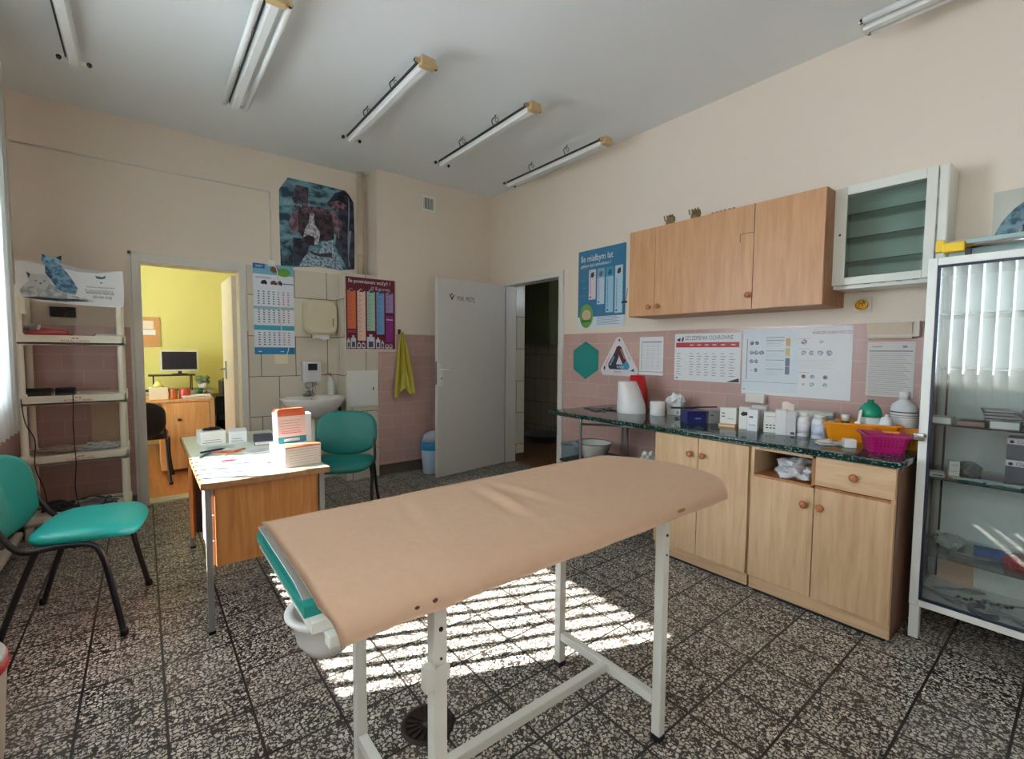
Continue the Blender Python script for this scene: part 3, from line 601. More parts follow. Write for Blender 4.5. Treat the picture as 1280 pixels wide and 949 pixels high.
# ================================================================== SHELF RACK
t = thing('shelf_rack', 'cream plastic shelf rack beside the office doorway', 'shelf', (0, 0, 0))
X0, X1, Y0, Y1 = -.655, -.10, 4.40, 4.78; PL = M((240, 236, 216), .35, var=.03)
for x, y in ((X0+.02, Y0+.03), (X1-.025, Y0+.03), (X0+.02, Y1-.03), (X1-.025, Y1-.03)):
    G().lathe([(.025, 0), (.025, .10), (.02, .11), (.02, 1.70), (.022, 1.71)], (x, y, 0), PL, 14).build('post', t)
RED = M((200, 60, 60), .5)
for z in (.155, .565, .975, 1.385):
    g = G(); g.bx(X0, X1, Y0, Y1, z-.065, z-.05, PL)
    g.bx(X0, X1, Y0, Y0+.012, z-.065, z-.001, PL, .003).bx(X0, X1, Y1-.012, Y1, z-.065, z, PL).bx(X0, X0+.012, Y0, Y1, z-.065, z, PL).bx(X1-.012, X1, Y0, Y1, z-.065, z, PL)
    g.bx(X0+.012, X1-.012, Y0+.012, Y1-.012, z-.02, z-.008, PL)
    for x, y in ((X0+.02, Y0+.03), (X1-.025, Y0+.03), (X0+.02, Y1-.03), (X1-.025, Y1-.03)): g.lathe([(.026, -.07), (.028, -.03), (.026, .01)], (x, y, z), PL, 14)
    sf = g.build('shelf', t)
    g = G(); g.txt('ROYAL CANIN', 0, 0, .022, 0, RED, 'CENTER'); g.poly([(-.02, .022), (-.012, .03), (0, .024), (.012, .03), (.02, .022)], 0, RED)
    g.build('lettering', sf, (-.36, Y0-.0015, z-.045))
# banner with two cats
def trc(o, s, pts, ax, v, fu, fv):
    out = []
    for (x, y) in pts:
        p = at(o[0]+x/s, o[1]+y/s, ax, v); out.append((fu(p), fv(p)))
    return out
bn = thing('advert_banner', 'curved white banner printed with two cats topping the shelf rack', 'banner', (-.655, 4.385, 1.62))
def cb(pts): return trc((20, 310), 7.91, pts, 1, 4.385, lambda p: p.x+.655, lambda p: p.z-1.62)
g = G()
body = cb([(-10, 125), (60, 118), (250, 160), (480, 160), (640, 205), (800, 232), (1050, 232), (1062, 350), (1070, 490), (1062, 590), (800, 578), (500, 552), (250, 530), (70, 490), (0, 470)])
n_ = len(body); g.add([(p[0], 0, p[1]) for p in body]+[(p[0], .004, p[1]) for p in body], [tuple(range(n_)), tuple(range(n_, 2*n_))[::-1]]+[(i, (i+1) % n_, (i+1) % n_+n_, i+n_) for i in range(n_)], M((222, 224, 226), .35))
LB = INK((92, 146, 176), (140, 184, 204), 30); DBL = INK((36, 84, 124), (110, 158, 190), 36); LG2 = INK((148, 160, 166), (200, 204, 204), 30); DK = M((46, 60, 74), .6)
g.poly(cb([(60, 118), (250, 160), (480, 160), (640, 205), (800, 232), (1000, 235), (800, 252), (600, 235), (420, 190), (200, 150)]), .0006, M((170, 178, 186), .4))
g.poly(cb([(35, 415), (90, 350), (140, 330), (200, 300), (330, 300), (365, 370), (470, 430), (600, 480), (700, 505), (780, 520), (760, 535), (400, 530), (150, 500), (60, 480)]), .0008, LG2)
g.poly(cb([(60, 485), (250, 512), (480, 530), (740, 530), (600, 505), (420, 500), (200, 480)]), .0009, DK)
g.poly(cb([(285, 170), (440, 170), (500, 240), (560, 320), (610, 400), (590, 465), (480, 440), (400, 400), (350, 320), (290, 250)]), .0012, DBL)
g.poly(cb([(255, 55), (310, 85), (380, 95), (450, 75), (445, 150), (400, 190), (340, 195), (270, 170), (248, 120)]), .0014, LB)
g.poly(cb([(252, 55), (300, 82), (262, 110)]), .0016, DBL).poly(cb([(390, 95), (452, 75), (445, 125)]), .0016, DK).poly(cb([(270, 130), (310, 125), (330, 165), (290, 165)]), .0016, DBL)
g.poly(cb([(95, 230), (140, 255), (200, 262), (270, 262), (320, 280), (335, 340), (310, 390), (250, 400), (180, 385), (135, 340), (110, 280)]), .0014, M((196, 202, 204), .6, var=.1, scale=40))
g.poly(cb([(100, 232), (140, 255), (125, 300)]), .0016, DK).poly(cb([(310, 275), (365, 270), (350, 310)]), .0016, DK)
g.poly(cb([(175, 318), (210, 322), (200, 332)]), .0018, DK).poly(cb([(265, 325), (300, 320), (285, 333)]), .0018, DK).poly(cb([(228, 345), (258, 345), (243, 362)]), .0018, DK)
g.poly(cb([(300, 130), (325, 135), (312, 145)]), .0018, DK).poly(cb([(350, 120), (375, 115), (365, 132)]), .0018, DK)
g.poly(cb([(780, 275), (850, 290), (890, 275), (880, 305), (840, 310), (800, 305)]), .001, M((60, 100, 120), .5)).poly(cb([(830, 340), (855, 340), (843, 358)]), .001, M((60, 100, 120), .5))
k0 = cb([(690, 385), (680, 415), (690, 440), (760, 488)])
TXG = M((90, 94, 100), .5)
g.txt('Twój lekarz weterynarii poleca', k0[0][0], k0[0][1]-.004, .020, .001, TXG, w=.60).txt('Dla twojego kota specjalistyczne', k0[1][0], k0[1][1]-.006, .020, .001, TXG, w=.56)
g.txt('weterynaria nasze psy', k0[2][0], k0[2][1]-.008, .034, .001, DK, w=.50).txt('zdrowe koty', k0[3][0], k0[3][1]-.006, .032, .001, DK, w=.62)
g.build('printed_panel', bn)
for x in (.05, .53): G().bx(x-.012, x+.012, .004, .03, -.10, .04, PL).build('clip', bn)
# things on the rack
g = G(); g.bx(-.07, .07, -.045, .0, -.045, .03, BLACK, .004).lathe([(.032, 0), (.034, .03), (.02, .05), (0, .05)], (0, 0, 0), M((48, 24, 30), .4), 18, X=Matrix.Translation((0, -.045, -.012)) @ Matrix.Rotation(PI/2, 4, 'X'))
tag(g.build('wall_holder', None, (-.455, YB-.0005, 1.575)), 'black holder with round front fixed on wall under the banner', 'holder')
g = G(); g.blob((0, 0, 0), (.12, .06, .035), 11, M((188, 84, 90), .5), sub=3, smooth=True).cyl((-.05, -.03, .035), (-.04, -.03, .075), .008, WHITE)
tag(g.build('plastic_bag', None, (-.50, 4.50, 1.377)), 'red and pink crumpled bag on upper shelf', 'bag')
g = G(); g.blob((0, 0, 0), (.05, .06, .05), 12, M((130, 160, 150), .4)); tag(g.build('plastic_bag', None, (-.585, 4.56, 1.377)), 'greenish crumpled bag at left end of upper shelf', 'bag')
g = G()
for k in range(3): g.bx(-.07, .07, -.06, .06, k*.008, k*.008+.007, PAPER, X=Matrix.Rotation(.12*k, 4, 'Z') )
tag(g.build('paper_stack', None, (-.20, 4.54, 1.377)), 'small stack of white papers at right end of upper shelf', 'paper')
for x, lb, w in ((-.575, 'black angled desk device at the left on the second shelf', .075), (-.43, 'black square desk device beside the angled one', .05)):
    g = G(); g.prism([(-.07, 0), (.07, 0), (.07, .045), (-.04, .055), (-.07, .02)], -w, w, M((26, 30, 36), .2), 'x').prism([(-.05, .046), (.05, .044), (.05, .050), (-.035, .056)], -w*.8, w*.8, M((70, 84, 92), .15), 'x')
    tag(g.build('card_terminal', None, (x, 4.53, .967)), lb, 'device')
g = G()
for k in range(4): g.bx(-.12, .12, -.09, .09, k*.004, k*.004+.003, (PAPER, M((206, 196, 176), .6))[k % 2], X=Matrix.Rotation(.1*k-.15, 4, 'Z'))
tag(g.build('magazine_stack', None, (-.24, 4.56, .967)), 'flat stack of magazines right on the second shelf', 'magazines')
for x, y, s_, sd, c, lb in ((-.50, 4.56, .13, 21, (172, 160, 150), 'dull film-wrapped bundle left on third shelf'), (-.26, 4.58, .13, 22, (196, 200, 204), 'pale film-wrapped bundle right on third shelf')):
    g = G(); g.blob((0, 0, 0), (s_, .10, .028), sd, M(c, .3), amp=.5, sub=4, freq=3); tag(g.build('wrapped_bundle', None, (x, y, .557)), lb, 'bundle')
g = G(); rnd = random.Random(5)
for k in range(26):
    x, y = rnd.uniform(-.2, .19), rnd.uniform(-.10, .10); a = rnd.uniform(0, PI); L_ = rnd.uniform(.04, .11); z = rnd.uniform(.008, .05)
    g.tube(smooth_path([(x-L_*math.cos(a), y-L_*math.sin(a)*.5, z), (x, y, z+rnd.uniform(.0, .02)), (x+L_*math.cos(a), y+L_*math.sin(a)*.5, z)], 4), rnd.choice((.004, .006, .008)), (BLACK, GREY, M((60, 62, 70), .4), M((180, 182, 188), .4))[k % 4], 6)
g.blob((-.13, 0, 0), (.09, .07, .045), 31, DARK).blob((.05, 0, 0), (.13, .09, .03), 32, M((120, 122, 128), .5))
o = g.build('tangled_cables', None, (-.36, 4.54, .147)); tag(o, 'tangle of grey and black cables on the bottom shelf', 'cables'); o['kind'] = 'stuff'
for k, (pts, lb) in enumerate(((((-.635, 4.388, .96), (-.62, 4.385, .80), (-.58, 4.388, .68), (-.585, 4.386, .5), (-.55, 4.388, .35), (-.53, 4.385, .20)), 'thin black cable hanging down left front of the shelf rack'), (((-.385, 4.40, .98), (-.385, 4.388, .90), (-.39, 4.386, .75), (-.385, 4.388, .5), (-.395, 4.388, .33), (-.38, 4.41, .18)), 'thin black cable hanging down the middle of the shelf rack'))):
    g = G(); g.tube(smooth_path(pts, 5), .003, BLACK, 6); tag(g.build('cable'), lb, 'cable', 'cables hanging on the rack')
g = G(); g.bx(-.33, -.14, YB-.012, YB-.0005, .50, .875, M((200, 178, 150), .4), .003); t = tag(g.build('access_panel'), 'beige access panel on wall behind the shelf rack', 'panel')
# pipe low on the left wall
g = G(); g.cyl((XL+.05, 1.5, .11), (XL+.05, 4.2, .11), .022, M((222, 220, 212), .4))
for y in (1.8, 3.9): g.bx(XL+.013, XL+.05, y-.01, y+.01, .10, .12, M((222, 220, 212), .4))
tag(g.build('heating_pipe'), 'white heating pipe low along the left wall', 'pipe')
# bin at the left frame edge
t = thing('waste_bin', 'cream waste bin with red rim at lower left corner', 'bin', (-.475, 2.07, 0))
G().lathe([(.115, 0), (.12, .02), (.140, .30), (.143, .33), (.135, .33), (.11, .02), (0, .01)], (0, 0, 0), M((222, 216, 196), .4), 30, sx=.8).build('body', t)
G().lathe([(.143, .30), (.147, .305), (.147, .335), (.141, .335)], (0, 0, 0), M((206, 52, 56), .4), 30, sx=.8).build('rim', t)
G().lathe([(.145, .334), (.135, .352), (.06, .362), (0, .364)], (0, 0, 0), M((206, 214, 210), .3), 30, sx=.8).build('lid', t)

# ================================================================== WASHBASIN CORNER
t = thing('washbasin', 'white rounded wall washbasin with mixer tap', 'washbasin', (1.265, YB-.015, .845))
rings = [(.02, -.20), (.30, -.19), (.62, -.15), (.88, -.08), (.98, -.03), (1.0, -.012), (1.0, 0), (.93, .004), (.88, -.01), (.80, -.05), (.55, -.11), (.2, -.13), (0, -.132)]
vs = []; fs = []; N = 40
for (s_, z) in rings:
    for k in range(N):
        a = 2*PI*k/N; c, q = math.cos(a), math.sin(a); x = .283*math.copysign(abs(c)**.8, c); y = .21*math.copysign(abs(q)**(.9 if q < 0 else .4), q)
        vs.append((x*s_, -.213+y*s_, z))
for i in range(len(rings)-1):
    for k in range(N): fs.append((i*N+k, i*N+(k+1) % N, (i+1)*N+(k+1) % N, (i+1)*N+k))
G().add(vs, fs, GLOSSW, True).build('basin', t)
G().lathe([(.012, 0), (.012, .002), (0, .002)], (0, 0, 0), DARK, 14, X=Matrix.Translation((.02, -.075, -.035)) @ Matrix.Rotation(R(70), 4, 'X')).build('overflow_hole', t)
g = G(); TAP = M((150, 140, 140), .2, 1.0)
g.lathe([(.028, 0), (.026, .03), (.02, .05)], (.0, -.05, .002), TAP, 16).tube(smooth_path([(0, -.05, .04), (0, -.10, .052), (0, -.16, .045)]), .012, TAP).tube([(0, -.05, .05), (.03, -.04, .075), (.07, -.04, .08)], .006, TAP).bx(-.05, .05, -.07, -.03, .0, .028, TAP, .004)
g.build('tap', t)
G().cyl((0, -.18, -.19), (0, -.18, -.52), .022, WHITE).cyl((0, -.18, -.5), (0, -.001, -.5), .022, WHITE).build('waste_pipe', t)
g = G(); g.cyl((1.538, 4.72, .80), (1.538, 4.72, .25), .010, BLACK); g.bx(1.538, 1.5525, 4.712, 4.728, .5, .52, BLACK); tag(g.build('drain_hose'), 'black hose running down wall beside washbasin', 'hose')
t = thing('water_heater', 'small grey electric water heater above the washbasin', 'water heater', (1.29, YB-.0145, .985))
G().bx(-.085, .085, -.08, 0, 0, .20, M((206, 208, 212), .3), .010, seg=3).build('case', t)
G().bx(-.035, .05, -.0815, -.079, .115, .18, BLACK).build('display', t)
g = G()
for x in (-.03, .03): g.tube(smooth_path([(x, -.04, .0), (x*2, -.05, -.03), (x*1.3, -.045, -.055), (0, -.04, -.065), (0, -.045, -.095)]), .008, CHROME)
g.build('pipework', t)
t = thing('soap_bottle', 'pale soap bottle with red pump on the washbasin rim', 'bottle', (1.475, YB-.07, .8485))
G().lathe([(.032, 0), (.036, .01), (.034, .12), (.022, .165), (.012, .175), (.012, .19), (0, .19)], (0, 0, 0), M((206, 216, 206), .3), 18).build('body', t)
G().cyl((0, 0, .19), (0, 0, .215), .006, M((190, 70, 60), .4)).tube([(0, 0, .212), (-.035, -.01, .215), (-.045, -.012, .205)], .007, M((190, 70, 60), .4)).build('pump', t)
t = thing('towel_dispenser', 'beige paper towel dispenser on the pale tiles', 'towel dispenser', (1.385, YB-.0145, 1.45))
def sup(x0, x1, z0, z1, n=40, e=5):
    P = []
    for k in range(n):
        a = 2*PI*k/n; c, s_ = math.cos(a), math.sin(a); P.append(((x0+x1)/2+(x1-x0)/2*math.copysign(abs(c)**(2/e), c), (z0+z1)/2+(z1-z0)/2*math.copysign(abs(s_)**(2/e), s_)))
    return P
g = G(); A = sup(-.155, .155, 0, .335); B = sup(-.135, .135, .02, .315); n = len(A)
g.add([(p[0], 0, p[1]) for p in A]+[(p[0], -.09, p[1]) for p in A]+[(p[0], -.115, p[1]) for p in B], [(i, (i+1) % n, (i+1) % n+n, i+n) for i in range(n)]+[(i+n, (i+1) % n+n, (i+1) % n+2*n, i+2*n) for i in range(n)]+[tuple(range(2*n, 3*n))], IVORY)
g.bx(.10, .106, -.117, -.115, .08, .16, DARK); g.build('housing', t)
def tw(u, v): return (-.08+.16*u, -.06-.02*v+.006*math.sin(u*9), -.0-.045*v+.012*math.sin(u*7)*v)
G().grid(tw, 10, 4, PAPER, .001).build('paper_towel', t)
# calendar
t = thing('wall_calendar', 'tall blue three-month calendar on the tiles left of basin', 'calendar', (.812, YB-.016, 1.255))
g = G(); BL = M((36, 130, 184), .45); TB = M((70, 160, 186), .45); RD = M((190, 90, 100), .6); BKT = M((70, 76, 96), .6)
g.bx(0, .345, -.002, 0, 0, .835, M((222, 228, 238), .5))
d = .0024
g.rect(0, .345, 0, .065, d, BL).rect(0, .345, .225, .27, d, TB).rect(.0, .345, .42, .445, d, M((150, 190, 200), .5)).rect(0, .345, .74, .835, d, M((120, 178, 206), .5)).rect(0, .10, .79, .835, d+.0003, M((20, 100, 165), .5))
g.disc(.26, .77, .06, d+.0004, M((96, 160, 60), .5), .04).disc(.18, .79, .035, d+.0006, M((110, 80, 60), .5), .03)
g.txt('WET', .02, .80, .03, d+.0008, WHITE)
for k, x in enumerate((.09, .17, .22)): g.poly([(x-.028, .655), (x-.02, .68), (x+.01, .69), (x+.028, .668), (x+.022, .642), (x+.006, .652), (x-.015, .648)], d, (BLACK, M((120, 60, 40), .6), DARK)[k])
for z in (.712, .702): g.rect(.02, .15, z, z+.003, d, BKT)
g.rect(.25, .345, .66, .668, d, M((40, 80, 140), .6))
for b0 in (.455, .285, .075):
    for r_ in range(6):
        for c_ in range(7): g.rect(.035+c_*.042, .051+c_*.042, b0+.012+r_*.022, b0+.021+r_*.022, d, RD if c_ > 4 else BKT)
for q in (.01, .2): g.rect(.02+q, .05+q, .022, .03, d+.0003, WHITE)
g.build('marked_sheet', t)
G().cyl((.17, -.004, .845), (.17, 0, .845), .01, WHITE, 12).build('hanger', t)
# socket, cable run
g = G(); g.bx(.97, 1.09, YB-.045, YB-.0145, 1.16, 1.255, M((226, 216, 190), .4), .006); tag(g.build('wall_socket'), 'cream socket box below the blue calendar', 'socket')
g = G(); g.tube([(-.69, YB-.008, 2.755), (.968, YB-.008, 2.755)], .006, WHITE, 6).tube([(.968, YB-.008, 2.755), (.968, YB-.008, 2.12)], .006, WHITE, 6); tag(g.build('cable_conduit'), 'thin white cable conduit across the left back wall', 'conduit')
g = G(); g.bx(.935, 1.00, YB-.03, YB-.0005, 2.075, 2.13, WHITE, .006); tag(g.build('junction_box'), 'small white junction box above the blue calendar', 'junction box')
g = G(); g.tube(smooth_path([(.97, YB-.028, 2.08), (1.01, YB-.03, 2.05), (1.02, YB-.024, 1.9), (1.035, YB-.024, 1.7), (1.04, YB-.024, 1.5), (1.10, YB-.024, 1.34), (1.08, YB-.035, 1.25)], 6), .004, WHITE, 6); tag(g.build('power_cable'), 'thin white cable hanging over the blue calendar', 'cable')
# riser pipe
g = G(); g.lathe([(.034, 2.066), (.034, 2.27), (.038, 2.272), (.038, 2.285), (.034, 2.287), (.034, ZC-.001)], (1.80, YB-.06, 0), M((214, 200, 178), .5), 18); tag(g.build('riser_pipe'), 'cream riser pipe in the back wall corner', 'pipe')
# dog poster (traced on its own wall plane)
PY = YB-.05
t = thing('dog_poster', 'dark blue poster of a brown and white hunting dog', 'poster', (0, YB-.003, 0))
def cd(pts): return trc((345, 215), 7.59, pts, 1, YB-.003, lambda p: p.x, lambda p: p.z)
g = G()
bgp = INK((28, 62, 84), (112, 158, 172), 6, st=(1, 1, 2)); ol = cd([(110, 52), (400, 115), (660, 178), (690, 215), (735, 290), (745, 600), (745, 925), (620, 935), (400, 900), (150, 905), (45, 890), (30, 400), (28, 165)])
n_ = len(ol); g.add([(p[0], 0, p[1]) for p in ol]+[(p[0], .002, p[1]) for p in ol], [tuple(range(n_)), tuple(range(n_, 2*n_))[::-1]]+[(i, (i+1) % n_, (i+1) % n_+n_, i+n_) for i in range(n_)], bgp)
NV = INK((14, 18, 32), (54, 62, 84), 12); MRN = INK((56, 36, 46), (124, 96, 110), 26); DKB = INK((24, 16, 24), (76, 56, 66), 18); FUR = INK((66, 98, 120), (176, 200, 214), 42, 5, .38, .62); MZ = INK((130, 126, 138), (208, 206, 212), 34, 5); EAR = INK((84, 60, 74), (140, 114, 128), 14)
g.poly(cd([(640, 178), (690, 215), (735, 290), (745, 600), (745, 925), (680, 925), (560, 700), (600, 400), (480, 300), (560, 200)]), .0006, NV)
g.poly(cd([(190, 120), (310, 150), (300, 330), (190, 350), (150, 250)]), .0006, INK((34, 44, 62), (96, 76, 92), 22))
g.poly(cd([(510, 290), (600, 270), (680, 330), (600, 380), (540, 360)]), .0008, INK((50, 34, 50), (150, 110, 124), 30))
g.poly(cd([(55, 700), (160, 640), (200, 890), (50, 885)]), .0006, INK((20, 44, 60), (96, 134, 146), 12))
g.poly(cd([(160, 620), (330, 640), (300, 760), (250, 890), (170, 895)]), .0008, NV)
g.poly(cd([(320, 760), (560, 720), (640, 930), (400, 900), (220, 890), (270, 800)]), .0010, FUR)
g.poly(cd([(430, 660), (540, 640), (545, 800), (420, 760)]), .0012, FUR)
g.poly(cd([(180, 400), (240, 340), (330, 325), (430, 335), (510, 370), (545, 450), (550, 640), (480, 660), (420, 640), (360, 700), (300, 690), (255, 630), (210, 560)]), .0014, DKB)
g.poly(cd([(240, 350), (330, 325), (430, 335), (510, 370), (500, 410), (330, 390), (230, 400)]), .0016, MRN)
g.poly(cd([(215, 350), (150, 400), (115, 490), (160, 560), (180, 610), (215, 540), (205, 430)]), .0016, EAR)
g.poly(cd([(490, 355), (560, 390), (625, 470), (625, 540), (600, 560), (600, 640), (570, 600), (540, 500), (535, 420)]), .0016, EAR)
g.poly(cd([(320, 395), (358, 395), (370, 500), (420, 580), (400, 690), (360, 690), (350, 610), (300, 600), (258, 620), (275, 540), (310, 480)]), .0018, MZ)
g.poly(cd([(262, 620), (300, 598), (365, 620), (365, 680), (320, 700), (280, 670)]), .0020, M((34, 24, 32), .4))
g.disc(*cd([(255, 440)])[0], .018, .0022, M((84, 62, 52), .3)).disc(*cd([(440, 470)])[0], .02, .0022, M((90, 66, 54), .3)).disc(*cd([(255, 440)])[0], .009, .0024, BLACK).disc(*cd([(440, 470)])[0], .010, .0024, BLACK)
g.poly(cd([(320, 745), (400, 780), (530, 765), (530, 810), (420, 805), (330, 775)]), .0022, M((60, 44, 62), .5))
g.poly(cd([(685, 230), (700, 300), (700, 420), (690, 560), (715, 560), (700, 700), (690, 820), (705, 900), (690, 900), (680, 700), (684, 420)]), .0010, M((130, 140, 156), .5, var=.5, scale=60))
q = cd([(75, 300), (320, 270)]); g.txt('Kalenda', q[0][0], q[0][1], .05, .0012, M((150, 190, 200), .5)).txt('rz psów', q[0][0]+.17, q[0][1]+.02, .04, .0012, M((150, 190, 200), .5))
g.build('marked_sheet', t)
# vent
t = thing('ventilation_grille', 'square white ventilation grille high on the back wall', 'vent', (2.38, YB2-.001, 2.79))
G().bx(0, .175, -.012, 0, 0, .175, WHITE, .003).bx(.03, .145, -.0126, -.0119, .03, .145, DARK).build('frame', t)
g = G()
for k in range(6): g.bx(.032+k*.02, .040+k*.02, -.016, -.0126, .03, .145, WHITE)
g.build('slats', t)
# hatch
t = thing('meter_hatch', 'white metal meter hatch on boxing right of the washbasin', 'hatch', (1.568, YB2+.0015, .735))
G().bx(0, .315, -.014, 0, 0, .36, METALW, .003).build('frame', t)
G().bx(.02, .303, -.019, -.0145, .014, .346, METALW, .002).bx(.255, .265, -.021, -.019, .16, .19, DARK).build('door', t)
# weight poster on the projection
def bars_poster():
    PX0, PX1, PZ0, PZ1 = 1.56, 2.085, 1.285, 2.02
    t = thing('weight_poster', 'dark red poster with coloured weight bars by the towel', 'poster', (PX0, YB2-.004, PZ0))
    w, h = PX1-PX0, PZ1-PZ0; g = G(); MR = M((104, 22, 44), .45)
    g.bx(0, w, -.002, 0, 0, h, M((205, 190, 180), .5)).rect(.006, w-.012, .028, h-.004, .0024, MR)
    g.txt('Ile powinienem ważyć ?', .03, h-.058, .052, .003, PAPER, w=.86).txt('© Eurovet', w-.27, h-.115, .046, .003, M((210, 190, 200), .5), w=1.05)
    for k, (c, top_, bot) in enumerate((((214, 108, 62), .60, .225), ((226, 190, 176), .60, .11), ((160, 196, 180), .60, .21), ((110, 158, 206), .60, .175), ((160, 136, 190), .60, .40))):
        x = .02+k*.098; cm = M(c, .5); g.rect(x, x+.082, bot, top_, .003, cm); g.disc(x+.04, top_, .022, .0032, cm)
        g.poly([(x+.02, top_-.01), (x+.035, top_+.018), (x+.062, top_+.012), (x+.068, top_-.012)], .0034, BKT)
        n = int((top_-bot)/.022)
        for j in range(1, n): g.rect(x+.006, x+(.03 if j % 2 else .045), bot+j*.022, bot+j*.022+.0035, .0034, BKT)
    g.rect(.412, .494, .10, .37, .003, M((138, 44, 132), .5)).rect(.42, .488, .325, .332, .0034, PAPER).rect(.02, .10, .19, .195, .003, RD).rect(.02, .10, .20, .205, .003, RD)
    for x, w2, h2, c in ((.012, .03, .10, (206, 190, 200)), (.05, .05, .125, (180, 205, 200)), (.113, .035, .06, (215, 210, 215)), (.158, .035, .06, (215, 210, 215)), (.212, .08, .14, (196, 204, 216)), (.305, .045, .11, (200, 210, 220)), (.36, .03, .08, (210, 190, 200)), (.405, .035, .045, (225, 210, 220)), (.45, .03, .045, (225, 210, 220))):
        g.rect(x, x+w2, .035, .035+h2*.8, .0036, M(c, .5)).rect(x+w2*.3, x+w2*.7, .035+h2*.8, .035+h2, .0036, M(c, .5)).rect(x+w2*.2, x+w2*.8, .045, .06+h2*.3, .0038, BKT)
    g.build('marked_sheet', t)
bars_poster()
# towel on a hook
t = thing('wall_hook', 'dark wall hook above the yellow towel', 'hook', (2.118, YB2-.0005, 1.50))
G().bx(-.014, .014, -.008, 0, -.03, .02, DARK, .003).tube(smooth_path([(0, -.008, .005), (0, -.035, -.005), (0, -.045, .012)]), .005, DARK).build('hook', t)
def towel(u, v):
    a = u*2-1; hw = .012+.105*v**.75; x = 2.13+.02*v+a*hw
    ln = .68-.05*(1-abs(a))+.02*math.sin(a*5)
    z = 1.492-v*ln*(.93+.07*abs(a)); y = YB2-.052-.022*math.sin(a*7+1)*min(1, v*2.5)-.015*v*abs(math.sin(a*3.3))
    return (x, y, z)
g = G(); g.grid(towel, 36, 30, M((184, 170, 66), .9, var=.12, scale=90, bump=.3), .006)
def tow2(u, v):
    a = u*2-1; return (2.135+a*(.02+.06*v), YB2-.086-.012*math.cos(a*6)*v, 1.10-v*(.19+.08*abs(a)))
g.grid(tow2, 20, 14, M((198, 192, 84), .9, var=.12, scale=90, bump=.3), .006)
tag(g.build('hand_towel'), 'yellow-green hand towel hanging on the wall hook', 'towel')
# swing bin
t = thing('swing_bin', 'blue and pale swing-top bin between wall and open door', 'bin', (2.43, 4.40, 0))
LV = M((176, 200, 226), .35); BLU = M((40, 140, 190), .4)
G().lathe([(.125, 0), (.13, .01), (.145, .25), (0, .25)], (0, 0, 0), LV, 4+24, sx=1, sy=.8).build('body', t)
G().lathe([(.146, .25), (.152, .255), (.150, .33), (.140, .335), (0, .33)], (0, 0, 0), BLU, 28, sy=.8).build('band', t)
G().lathe([(.142, .335), (.12, .40), (.07, .435), (0, .445)], (0, 0, 0), M((190, 200, 222), .35), 28, sy=.8).build('lid', t)

# ================================================================== RIGHT WALL: BASE UNITS
def knob(parent, x, y, z):
    X = Matrix.Translation((x, y, z)) @ Matrix.Rotation(-PI/2, 4, 'Y')
    return G().lathe([(.008, 0), (.007, .010), (.016, .016), (.018, .024), (.012, .030), (0, .031)], (0, 0, 0), KNOB, 18, X=X).build('knob', parent)
FX = 2.54
t = thing('base_cabinet', 'beech base cabinet with two tall doors under worktop left', 'cabinet', (0, 0, 0), group='beech base cabinets')
G().bx(FX+.018, 3.12, 1.145, 1.735, .09, .798, WOODL).build('carcass', t)
G().bx(FX+.02, FX+.036, 1.147, 1.733, .02, .09, WOODH).bx(FX+.035, 3.10, 1.16, 1.72, 0, .02, DARK).build('plinth', t)
for a, b_, ky in ((1.150, 1.439, 1.405), (1.443, 1.732, 1.487)):
    d = G().bx(FX, FX+.017, a, b_, .092, .792, WOODL, .002).build('door', t); knob(d, FX, ky, .695)
t = thing('base_cabinet', 'beech base cabinet with drawer and open niche right', 'cabinet', (0, 0, 0), group='beech base cabinets')
g = G(); y0, y1 = .522, 1.138
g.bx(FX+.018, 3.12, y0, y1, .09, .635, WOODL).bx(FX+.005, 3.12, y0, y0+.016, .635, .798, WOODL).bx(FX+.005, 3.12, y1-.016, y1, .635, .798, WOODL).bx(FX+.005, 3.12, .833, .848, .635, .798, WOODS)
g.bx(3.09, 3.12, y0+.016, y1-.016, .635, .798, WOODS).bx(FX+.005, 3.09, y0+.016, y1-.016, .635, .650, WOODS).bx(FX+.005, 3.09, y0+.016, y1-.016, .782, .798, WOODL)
g.build('carcass', t)
G().bx(FX+.02, FX+.036, y0+.002, y1-.002, .02, .09, WOODH).bx(FX+.035, 3.10, y0+.02, y1-.02, 0, .02, DARK).build('plinth', t)
for a, b_, ky in ((.835, 1.136, .872), (.524, .831, .800)):
    d = G().bx(FX, FX+.017, a, b_, .092, .638, WOODL, .002).build('door', t); knob(d, FX, ky, .552)
d = G().bx(FX, FX+.017, .524, .832, .655, .793, wood((190, 155, 118), (210, 180, 144), False, name='beech_drawer'), .002).build('drawer', t); knob(d, FX, .672, .727)
G().bx(FX+.02, 3.12, .5195, .5218, .02, .797, wood((92, 58, 38), (122, 80, 54), name='shaded_side_wood')).build('side_panel', t)  # shade on the cabinet's end put into a darker wood colour
# worktop
CT = speckle((18, 40, 38), (34, 70, 62), (104, 140, 126), 150, .10, 'dark_green_laminate')
WZ = .83
g = G(); g.bx(2.515, 3.285, .50, 2.705, .80, WZ, CT, .006, seg=3); t = tag(g.build('worktop'), 'long dark green speckled worktop along the right wall', 'worktop')
